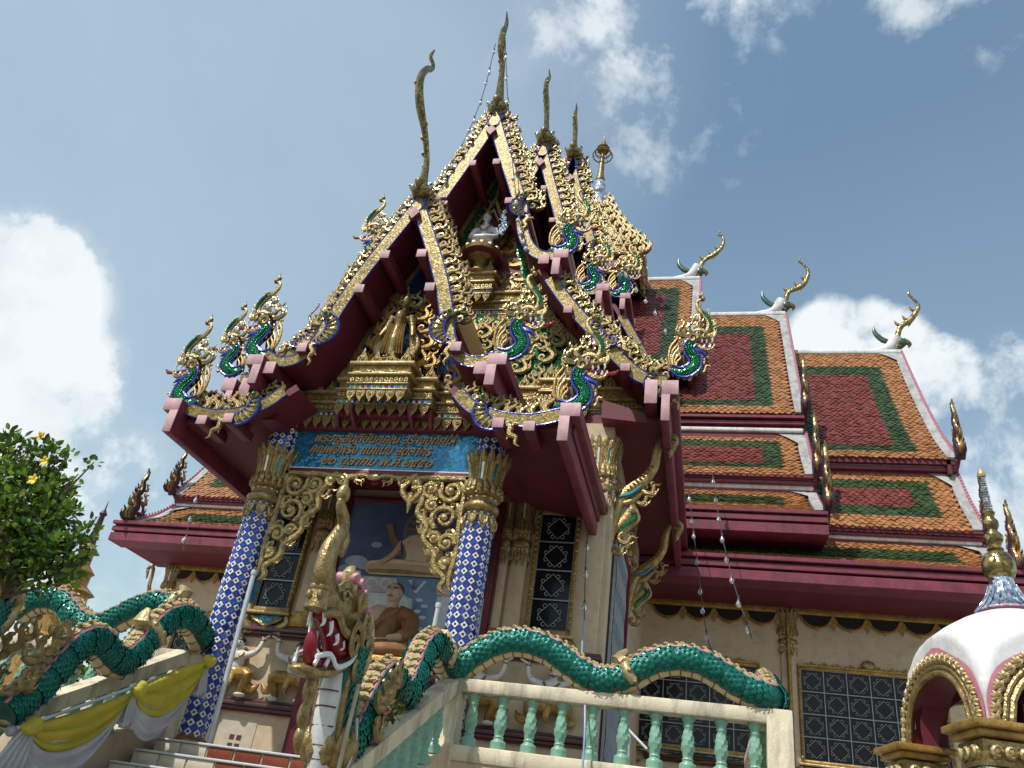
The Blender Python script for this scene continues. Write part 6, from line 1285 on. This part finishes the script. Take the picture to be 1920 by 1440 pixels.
# ================================================================== PAVILION WITH WHITE DOME
PV = (2.31, 7.0); TH = R(12); HF = .6
pv = thing('domed_pavilion', (PV[0], PV[1], 0), 'small white domed pavilion with gilded arches and a silver spire', 'pavilion')
PM = Matrix.Translation((PV[0], PV[1], 0)) @ Matrix.Rotation(TH, 4, 'Z')
b = MB()
for sx in (1, -1):
    for sy in (1, -1):
        b = MB(); x, y = sx * HF, sy * HF
        b.box(x - .13, x + .13, y - .13, y + .13, 1.2, 2.72, 'crimson', .01)
        for z, h, w, m in ((2.28, .06, .19, 'gold_dark'), (2.34, .14, .16, 'gold'), (2.50, .05, .17, 'silver_mirror'), (2.56, .16, .16, 'gold'), (2.73, .05, .19, 'gold_dark'), (2.78, .05, .23, 'gold_dark')): b.box(x - w, x + w, y - w, y + w, z, z + h, m, .008)
        for z in (2.41, 2.64):
            for ex, ey in ((1, 0), (-1, 0), (0, 1), (0, -1)):
                for k in (-.09, 0, .09):
                    c = (x + ex * .165 + (k if ey else 0), y + ey * .165 + (k if ex else 0), z); b.ball(c, (.045, .045, .05), 'gold', 7, 5)
                    b.tube([(c[0] + (.03 * math.cos(a)) * (1 if ey else 0) + ex * .03, c[1] + (.03 * math.cos(a)) * (1 if ex else 0) + ey * .03, z + .03 * math.sin(a)) for a in np.linspace(0, 5, 8)], .012, 'gold_pale', 4, (ex, ey, 0), 1, 1)
        link('pillar', b.mesh('pillar'), pv, PM)
arch = [(-.5 + 1.0 * i / 24, 2.83 + .44 * (max(0., 1 - abs(-1 + 2 * i / 24) ** 2.4)) ** .55) for i in range(25)]
for q in range(4):
    A = PM @ Matrix.Rotation(q * math.pi / 2, 4, 'Z') @ frame((0, -HF, 0), (1, 0, 0), (0, 0, 1), (0, -1, 0)); b = MB()
    out = [(.62, 2.83), (.62, 3.02), (.52, 3.22), (.3, 3.36), (0, 3.48), (-.3, 3.36), (-.52, 3.22), (-.62, 3.02), (-.62, 2.83)]
    inn = [(x, z) for x, z in arch]
    n = len(inn); O = [out[::-1][min(8, int(i * 8 / (n - 1)))] for i in range(n)]
    P8 = smooth(out[::-1], 3); O = [tuple(P8[min(len(P8) - 1, round(i * (len(P8) - 1) / (n - 1)))]) for i in range(n)]
    for z0, z1 in ((-.22, .06),):
        V = [(x, y, z1) for x, y in inn] + [(x, y, z1 - .02) for x, y in O] + [(x, y, z0) for x, y in inn] + [(x, y, z0) for x, y in O]
        b.add(V, [(i, i + 1, n + i + 1, n + i) for i in range(n - 1)], 'pink_scroll'); b.add(V, [(2 * n + i, 2 * n + i + 1, i + 1, i) for i in range(n - 1)] + [(3 * n + i + 1, 3 * n + i, 2 * n + i, 2 * n + i + 1) for i in range(n - 1)], 'crimson')
    b.tube([(x, z, .07) for x, z in inn], .024, 'gold', 7, (0, 0, 1), 1, 1); b.tube([(x * 1.05, 2.83 + (z - 2.83) * 1.06, .06) for x, z in inn], .014, 'maroon_line', 6, (0, 0, 1), 1, 1); b.tube([(x * 1.09, 2.83 + (z - 2.83) * 1.1, .06) for x, z in inn], .02, 'gold', 7, (0, 0, 1), 1, 1)
    o = link('arch', b.mesh('arch'), pv, A)
    p = MB(); p.ball((0, 0, 0), (.045, .05, .04), 'gold', 8, 6)
    for k in range(5): a = math.pi * (k - 2) / 5; p.tube([(0, 0, .01), (.05 * math.sin(a), .06 * math.cos(a), .03), (.075 * math.sin(a), .09 * math.cos(a), .02)], [.02, .022, .006], 'gold_pale', 5, (0, 0, 1), 1, 2)
    me = p.mesh('rosette')
    for (pt, tg) in along([(x * 1.17, 2.83 + (z - 2.83) * 1.19) for x, z in inn], .075, .03):
        nrm_ = Vector((-tg[1], tg[0], 0)); link('rosette', me, o, A @ Matrix.Translation((pt[0], pt[1], .05)) @ Matrix.Rotation(math.atan2(-nrm_.x, nrm_.y), 4, 'Z') @ Matrix.Diagonal((.72, .72, .8, 1)))
def dome_skin(k, m, name, clampd):
    rz = [(2.83, .9), (3.0, .9), (3.2, .86), (3.38, .8), (3.53, .68), (3.67, .5), (3.77, .33), (3.83, .18), (3.845, .1)]; Z = np.linspace(2.83, 3.845, 34); n = 96; V = []; F = []
    ax = [p[0] for p in arch]; az = [p[1] for p in arch]
    rr_z = lambda z: float(np.interp(z, [p[0] for p in rz], [p[1] for p in rz]))
    for z in Z:
        for j in range(n):
            a = 2 * math.pi * j / n; r_ = rr_z(z) * k; V.append((max(-clampd, min(clampd, r_ * math.cos(a))), max(-clampd, min(clampd, r_ * math.sin(a))), 2.83 + (z - 2.83) * (1 if k > .99 else .95)))
    for i in range(len(Z) - 1):
        for j in range(n):
            f = (i * n + j, i * n + (j + 1) % n, (i + 1) * n + (j + 1) % n, (i + 1) * n + j); c = np.mean([V[q] for q in f], axis=0); hole = False
            for q in range(4):
                x, y = [(c[0], c[1]), (c[1], -c[0]), (-c[0], -c[1]), (-c[1], c[0])][q]
                if y < -.3 and abs(x) < .52 and c[2] < np.interp(x, ax, az) + .03: hole = True
            if not hole: F.append(f)
    F.append(tuple((len(Z) - 1) * n + j for j in range(n)))
    b = MB(); b.add(V, F, m); o = link(name, b.mesh(name), pv, PM); return o
dome_skin(1., 'white_gloss', 'dome', .63); dome_skin(.93, 'crimson', 'dome_lining', .58)
b = MB(); b.lathe([(.18, 3.81), (.22, 3.835), (.2, 3.86)], (0, 0, 0), 'pink_scroll', 24); link('dome_collar', b.mesh('dome_collar'), pv, PM)
b = MB(); b.lathe([(.23, 3.83), (.19, 3.86), (.13, 3.95), (.095, 4.06), (.085, 4.12)], (0, 0, 0), 'silver_mirror', 28)
for i in range(16): a = 2 * math.pi * i / 16; b.tube([(r_ * math.cos(a), r_ * math.sin(a), z) for r_, z in ((.225, 3.84), (.14, 3.95), (.098, 4.06))], [.014, .012, .01], 'silver_mirror', 5, (-math.sin(a), math.cos(a), 0), 1, 2)
b.lathe([(.06, 4.1), (.1, 4.13), (.125, 4.2), (.125, 4.26), (.09, 4.33), (.05, 4.35)], (0, 0, 0), 'gold_mirror', 24)
b.lathe([(.05, 4.35), (.065, 4.37), (.045, 4.4), (.07, 4.45), (.075, 4.49), (.04, 4.54), (.06, 4.58), (.06, 4.62), (.035, 4.66), (.05, 4.7), (.03, 4.73)], (0, 0, 0), 'gold_mirror', 18)
z = 4.73
for i in range(14): b.lathe([(.036 - i * .001, z), (.04 - i * .001, z + .012), (.03 - i * .001, z + .022)], (0, 0, 0), 'silver_mirror', 12); z += .022
b.lathe([(.03, z), (.036, z + .02), (.028, z + .05), (.004, z + .09)], (0, 0, 0), 'gold_pale', 12); link('spire', b.mesh('spire'), pv, PM)
b = MB(); b.box(-.85, .85, -.85, .85, .004, .9, 'cream_wall', .02); b.box(-.8, .8, -.8, .8, .9, 1.2, 'white_plaster', .02); link('base', b.mesh('base'), pv, PM)
# bearded hermit statue inside
HM = (2.34, 7.0, 1.9)
hm = thing('hermit_statue', HM, 'tan hermit statue with white beard and black beads under the white dome', 'statue'); mx = Matrix.Translation(HM) @ Matrix.Rotation(R(-12), 4, 'Z') @ Matrix.Diagonal((1, 1, 1, 1))
b = MB(); head(b, (0, -.04, 1.06), .17, 'skin'); b.tube([(0, 0, .75), (0, -.01, .98)], [.11, .09], 'skin', 10, (1, 0, 0), 1, 1); b.tube([(0, .05, -.6), (0, .05, .1), (0, .03, .5), (0, .01, .72)], [.3, .3, .3, .2], 'skin', 14, (1, 0, 0), .7, 3); b.ball((0, .02, .62), (.4, .2, .16), 'skin', 12, 8)
for s in (1, -1):
    b.tube([(s * .36, .02, .62), (s * .44, -.04, .3), (s * .3, -.3, .12)], [.11, .09, .065], 'skin', 9, (0, 1, 0), 1, 3); hand(b, (s * .26, -.34, .1), (-s * .5, -.8, -.1), (0, 0, 1), .2, 'skin')
organic(b, 'body', hm, .018, 4, mx)
b = MB(); b.tube([(0, -.14, .94), (.0, -.2, .82), (0, -.22, .66), (0, -.2, .5)], [.1, .1, .075, .02], 'white_tooth', 10, (1, 0, 0), .8, 3); b.ball((0, -.17, .98), (.1, .06, .045), 'white_tooth', 8, 6); organic(b, 'beard', hm, .014, 2, mx)
b = MB(); face(b, (0, -.04, 1.06), .17); b.tube([(-.26, -.12, .7), (-.16, -.27, .5), (0, -.3, .36), (.16, -.27, .5), (.26, -.12, .7)], .022, 'hair_dark', 6, (0, 1, 0), 1, 4); b.ball((0, .02, 1.17), (.14, .155, .09), 'print_pale', 10, 7); link('beads', b.mesh('beads'), hm, mx)
# ================================================================== VEGETATION
def leaf_mesh(centers, n, size, name, parent, mats=('leaf_mid', 'leaf_light', 'leaf_dark'), lightup=True, seed=3, flat=1.):
    rs = np.random.RandomState(seed); V = []; F = []; MI = []; o = 0
    W = np.array([c[3] ** 2.2 for c in centers]); W = W / W.sum()
    for q in range(n):
        c = centers[rs.choice(len(centers), p=W)]; d = vnorm(rs.normal(0, 1, 3)); p = np.array(c[:3]) + d * c[3] * rs.uniform(.35, 1.05) ** .6 * np.array((1, 1, .9))
        a = vnorm(d * .6 + rs.normal(0, .6, 3) + (0, 0, .25)); s = vnorm(np.cross(a, rs.normal(0, 1, 3))); nn = np.cross(s, a); L = size * rs.uniform(.5, 1.3); w = L * .27
        pts = [p, p + a * L * .35 + s * w - nn * L * .05, p + a * L * .72 + s * w * .8 - nn * L * .08, p + a * L - nn * L * .02, p + a * L * .72 - s * w * .8 - nn * L * .08, p + a * L * .35 - s * w - nn * L * .05, p + a * L * .5 + nn * L * .02]
        V += pts; F += [(o, o + 1, o + 6), (o + 1, o + 2, o + 6), (o + 2, o + 3, o + 6), (o + 3, o + 4, o + 6), (o + 4, o + 5, o + 6), (o + 5, o, o + 6)]; MI += [int(rs.choice(3, p=(.4, .36, .24)))] * 6; o += 7
    me = bpy.data.meshes.new(name); me.from_pydata([tuple(map(float, p)) for p in V], [], F)
    for m in mats: me.materials.append(MATS[m])
    me.polygons.foreach_set('material_index', MI); me.update(); ob = link(name, me, parent); tag(ob, kind='stuff'); return ob
def translucent(nm):
    nt = MATS[nm].node_tree; N = nt.nodes; L = nt.links; out = [n for n in N if n.type == 'OUTPUT_MATERIAL'][0]; b = N['Principled BSDF']
    t = N.new('ShaderNodeBsdfTranslucent'); mxn = N.new('ShaderNodeMixShader'); mxn.inputs[0].default_value = .35
    src = b.inputs['Base Color'].links[0].from_socket; L.new(src, t.inputs[0]); L.new(b.outputs[0], mxn.inputs[1]); L.new(t.outputs[0], mxn.inputs[2]); L.new(mxn.outputs[0], out.inputs[0])
for nm in ('leaf_mid', 'leaf_light', 'leaf_dark', 'cloth_yellow', 'cloth_white'): translucent(nm)
sh = thing('flowering_shrub', (-6.55, 5.95, 0), 'leafy green shrub with yellow flowers at the left edge beside the stairs', 'shrub')
cs = [(-6.75, 5.95, 3.6, .55), (-6.5, 6.0, 4.0, .42), (-7.0, 5.9, 4.1, .5), (-6.2, 5.95, 3.75, .36), (-7.1, 6.0, 3.5, .5), (-6.3, 5.85, 3.4, .36), (-6.0, 5.9, 3.55, .24), (-5.78, 5.9, 3.42, .2), (-5.62, 5.9, 3.5, .17), (-5.55, 5.92, 3.66, .12), (-5.55, 5.9, 3.32, .12), (-5.85, 5.95, 3.28, .2), (-6.5, 5.8, 3.1, .35), (-6.15, 6.0, 4.1, .16), (-6.42, 5.95, 4.42, .16), (-6.45, 5.95, 4.56, .07), (-6.05, 5.95, 4.0, .12), (-5.82, 5.92, 3.86, .09), (-6.95, 5.95, 4.5, .18), (-5.95, 5.92, 3.78, .14), (-6.9, 5.8, 3.0, .4)]
cs += [(-6.9 + .16 * i + random.uniform(-.05, .05), 5.9, 4.62 + random.uniform(-.1, .12) - .05 * i, .06) for i in range(8)] + [(-5.5 + random.uniform(-.1, .06), 5.9, 3.2 + .11 * i, .055) for i in range(6)]
leaf_mesh(cs, 8000, .085, 'foliage', sh)
b = MB(); b.tube([(-6.55, 5.95, .0), (-6.6, 5.95, 1.6), (-6.6, 5.95, 3.0)], [.09, .07, .05], 'bark', 8, (1, 0, 0), 1, 3)
for c in cs: b.tube([(-6.58, 5.95, 2.4 + random.random() * .5), ((c[0] - 6.58) / 2, (c[1] + 5.95) / 2, (c[2] + 2.9) / 2), c[:3]], [.03, .018, .006], 'bark', 5, (0, 1, 0), 1, 3)
b.build('trunk', sh)
for (x, z) in ((-6.47, 4.6), (-6.28, 4.33), (-7.05, 4.42), (-6.5, 3.62), (-5.93, 3.98)):
    b = MB(); 
    for k in range(5):
        a = 2 * math.pi * k / 5 + z; e = np.array((math.cos(a), -.5, math.sin(a))); c = np.array((x, 5.5 if z < 4 else 5.85, z)); b.tube([c, c + e * .03, c + e * .055], [.008, .022, .006], 'flower_yellow', 6, (0, 1, 0), .4, 2)
    b.build('flower', sh)
bs = thing('bush', (-8.3, 10.6, FLOOR), 'yellow green bush seen under the left naga body', 'bush'); leaf_mesh([(-8.3, 10.8, 2.9, .5), (-7.9, 10.9, 2.8, .4), (-8.8, 10.7, 3.0, .5)], 900, .1, 'foliage', bs, seed=9)
b = MB(); b.tube([(-8.3, 10.8, FLOOR), (-8.3, 10.8, 2.9)], [.06, .03], 'bark', 6, (1, 0, 0), 1, 2); b.build('trunk', bs)
for (p, nm, n) in (((-2.82, 6.62, 2.02), 'small green weed sprouting at the foot of the naga neck', 60), ((-2.84, 7.42, 2.7), 'small green weed growing on the stair rail under the naga body', 50)):
    w = thing('weed', p, nm, 'plant'); leaf_mesh([(p[0], p[1], p[2], .09), (p[0] + .03, p[1] - .05, p[2] - .05, .07)], n, .07, 'foliage', w, seed=int(p[1] * 10)); b = MB(); b.tube([p, (p[0], p[1], p[2] - .12)], .008, 'bark', 4, (1, 0, 0), 1, 1); b.build('stem', w)
# ================================================================== SMALL THINGS
BUL = MB(); BUL.lathe([(.012, .0), (.014, -.03), (.03, -.06), (.034, -.085), (.022, -.11), (.003, -.12)], (0, 0, 0), 'bulb_glass', 10); BUL.lathe([(.016, .03), (.016, -.012)], (0, 0, 0), 'wire', 8); BUL = BUL.mesh('bulb')
def string_light(pts, n, label, sc=1.):
    t = thing('string_light', pts[0], label, 'string light', 'strings of bare bulbs'); P = smooth(pts, 8); b = MB(); b.tube(P, .007 * sc, 'wire', 4, (.1, 1, .1), 1, 1); b.build('wire', t)
    for i in range(n):
        q = P[int((i + .5) / n * (len(P) - 1))]; link('bulb', BUL, t, Matrix.Translation(q) @ Matrix.Diagonal((sc, sc, sc, 1)) @ Matrix.Rotation(.3 * math.sin(i * 2.1), 4, 'X'))
string_light([(-4.82, 10.75, 17.5), (-5.0, 11.1, 16.2), (-5.25, 11.25, 14.9), (-5.6, 11.28, 13.6)], 9, 'string of bare bulbs hanging left of the tallest front finial', 1.3)
string_light([(-4.7, 10.72, 18.2), (-4.3, 11.05, 15.5), (-3.75, 11.2, 12.7), (-3.4, 11.2, 11.6)], 12, 'string of bare bulbs hanging down the right edge of the second gable', 1.3)
string_light([(-1.86, 11.6, 7.2), (-1.88, 11.9, 6.6), (-1.8, 11.4, 5.7), (-1.62, 10.6, 4.5)], 6, 'string of bare bulbs hanging below the crimson porch eave beam', 1.1)
string_light([(-.5, 17.6, 9.7), (-.3, 17.0, 8.0), (-.08, 16, 6.1), (.13, 14, 4.72)], 9, 'string of bare bulbs dropping past the wing eave beside the porch', 1.4)
string_light([(.05, 17.7, 10.2), (.2, 16.4, 8.4), (.4, 15, 6.76), (.66, 13, 5.03)], 8, 'string of bare bulbs dropping past the wing eave, the one farther from the porch', 1.4)
string_light([(-13.64, 17.8, 9.2), (-13.45, 17.6, 8.4), (-13.24, 17.5, 7.4)], 3, 'short string of bare bulbs on the left wing roof', 1.6)
string_light([(-2.2, 15.3, 14.7), (-1.75, 16.2, 14.5), (-1.3, 17.0, 14.3), (-.69, 17.2, 12.9)], 6, 'string of bare bulbs hanging from the gilded gables over the tiled roof', 1.6)
b = MB(); b.tube([(-1.62, 10.6, 4.5), (-1.52, 10.0, 3.9), (-1.3, 9.2, 3.0), (-1.28, 9.18, 1.6)], .011, 'cable_blue', 6, (0, 1, 0), 1, 5); tag(b.build('cable', None), 'pale blue cable hanging down over the terrace railing', 'cable')
b = MB(); b.tube([(-5.98, 9.5, 4.5), (-5.88, 9.5, 2.33)], .032, 'pvc_grey', 10, (0, 1, 0), 1, 1); b.lathe([(.04, 4.47), (.045, 4.5), (.04, 4.53)], (-5.98, 9.5, 0), 'pvc_grey', 10); tag(b.build('pole', None), 'grey plastic pole leaning beside the left mosaic column', 'pole')
b = MB(); b.tube([(-3.3, 9.5, 4.25), (-3.33, 9.5, 2.33)], .03, 'pvc_grey', 10, (0, 1, 0), 1, 1); b.lathe([(.036, 4.22), (.042, 4.25), (.036, 4.28)], (-3.3, 9.5, 0), 'pvc_grey', 10); tag(b.build('pole', None), 'pale plastic pole beside the right mosaic column', 'pole')
b = MB(); b.tube([(-2.78, 6.4, 2.7), (-2.76, 6.3, 1.3), (-2.75, 6.25, .0)], .017, 'wood_pole', 8, (0, 1, 0), 1, 1); b.ball((-2.78, 6.4, 2.71), (.028, .028, .02), 'wire', 8, 5); tag(b.build('broom_handle', None), 'wooden broom handle leaning against the naga neck on the right', 'broom')
b = MB(); b.tube([(-2.8, 6.56, 2.46), (-2.78, 6.6, 2.25), (-2.8, 6.5, 1.9)], .012, 'pvc_grey', 6, (0, 1, 0), 1, 3); tag(b.build('conduit', None), 'thin grey conduit bent beside the naga neck', 'conduit')
b = MB(); b.tube([(-.98, 10.2, 3.2), (-.3, 9.75, 2.6)], .018, 'pvc_grey', 8, (0, 0, 1), 1, 1)
for q in ((-.9, 10.15, 3.12), (-.45, 9.85, 2.74)): b.tube([q, (q[0], q[1], FLOOR)], .014, 'pvc_grey', 6, (1, 0, 0), 1, 1)
tag(b.build('handrail', None), 'slanting steel handrail seen between the balusters', 'handrail')
sp = thing('shrine_tower', (-23.9, 26, 0), 'distant gilded shrine tower with a dark purple finial behind the shrub', 'tower')
b = MB(); b.lathe([(1.0, 0), (1.0, 6.5), (.8, 6.6), (.8, 7.4), (1.0, 7.5), (.7, 7.7), (.7, 8.2), (.9, 8.3), (.5, 8.6), (.5, 9.0), (.6, 9.1), (.3, 9.4), (.28, 9.9), (.36, 10.0), (.2, 10.2)], (-23.9, 26, 0), 'gold_dark', 12); b.build('body', sp)
b = MB(); b.lathe([(.2, 10.2), (.14, 10.6), (.1, 11.4), (.16, 11.5), (.04, 11.7), (.005, 12.1)], (-23.9, 26, 0), 'purple_dark', 10); b.build('finial', sp)
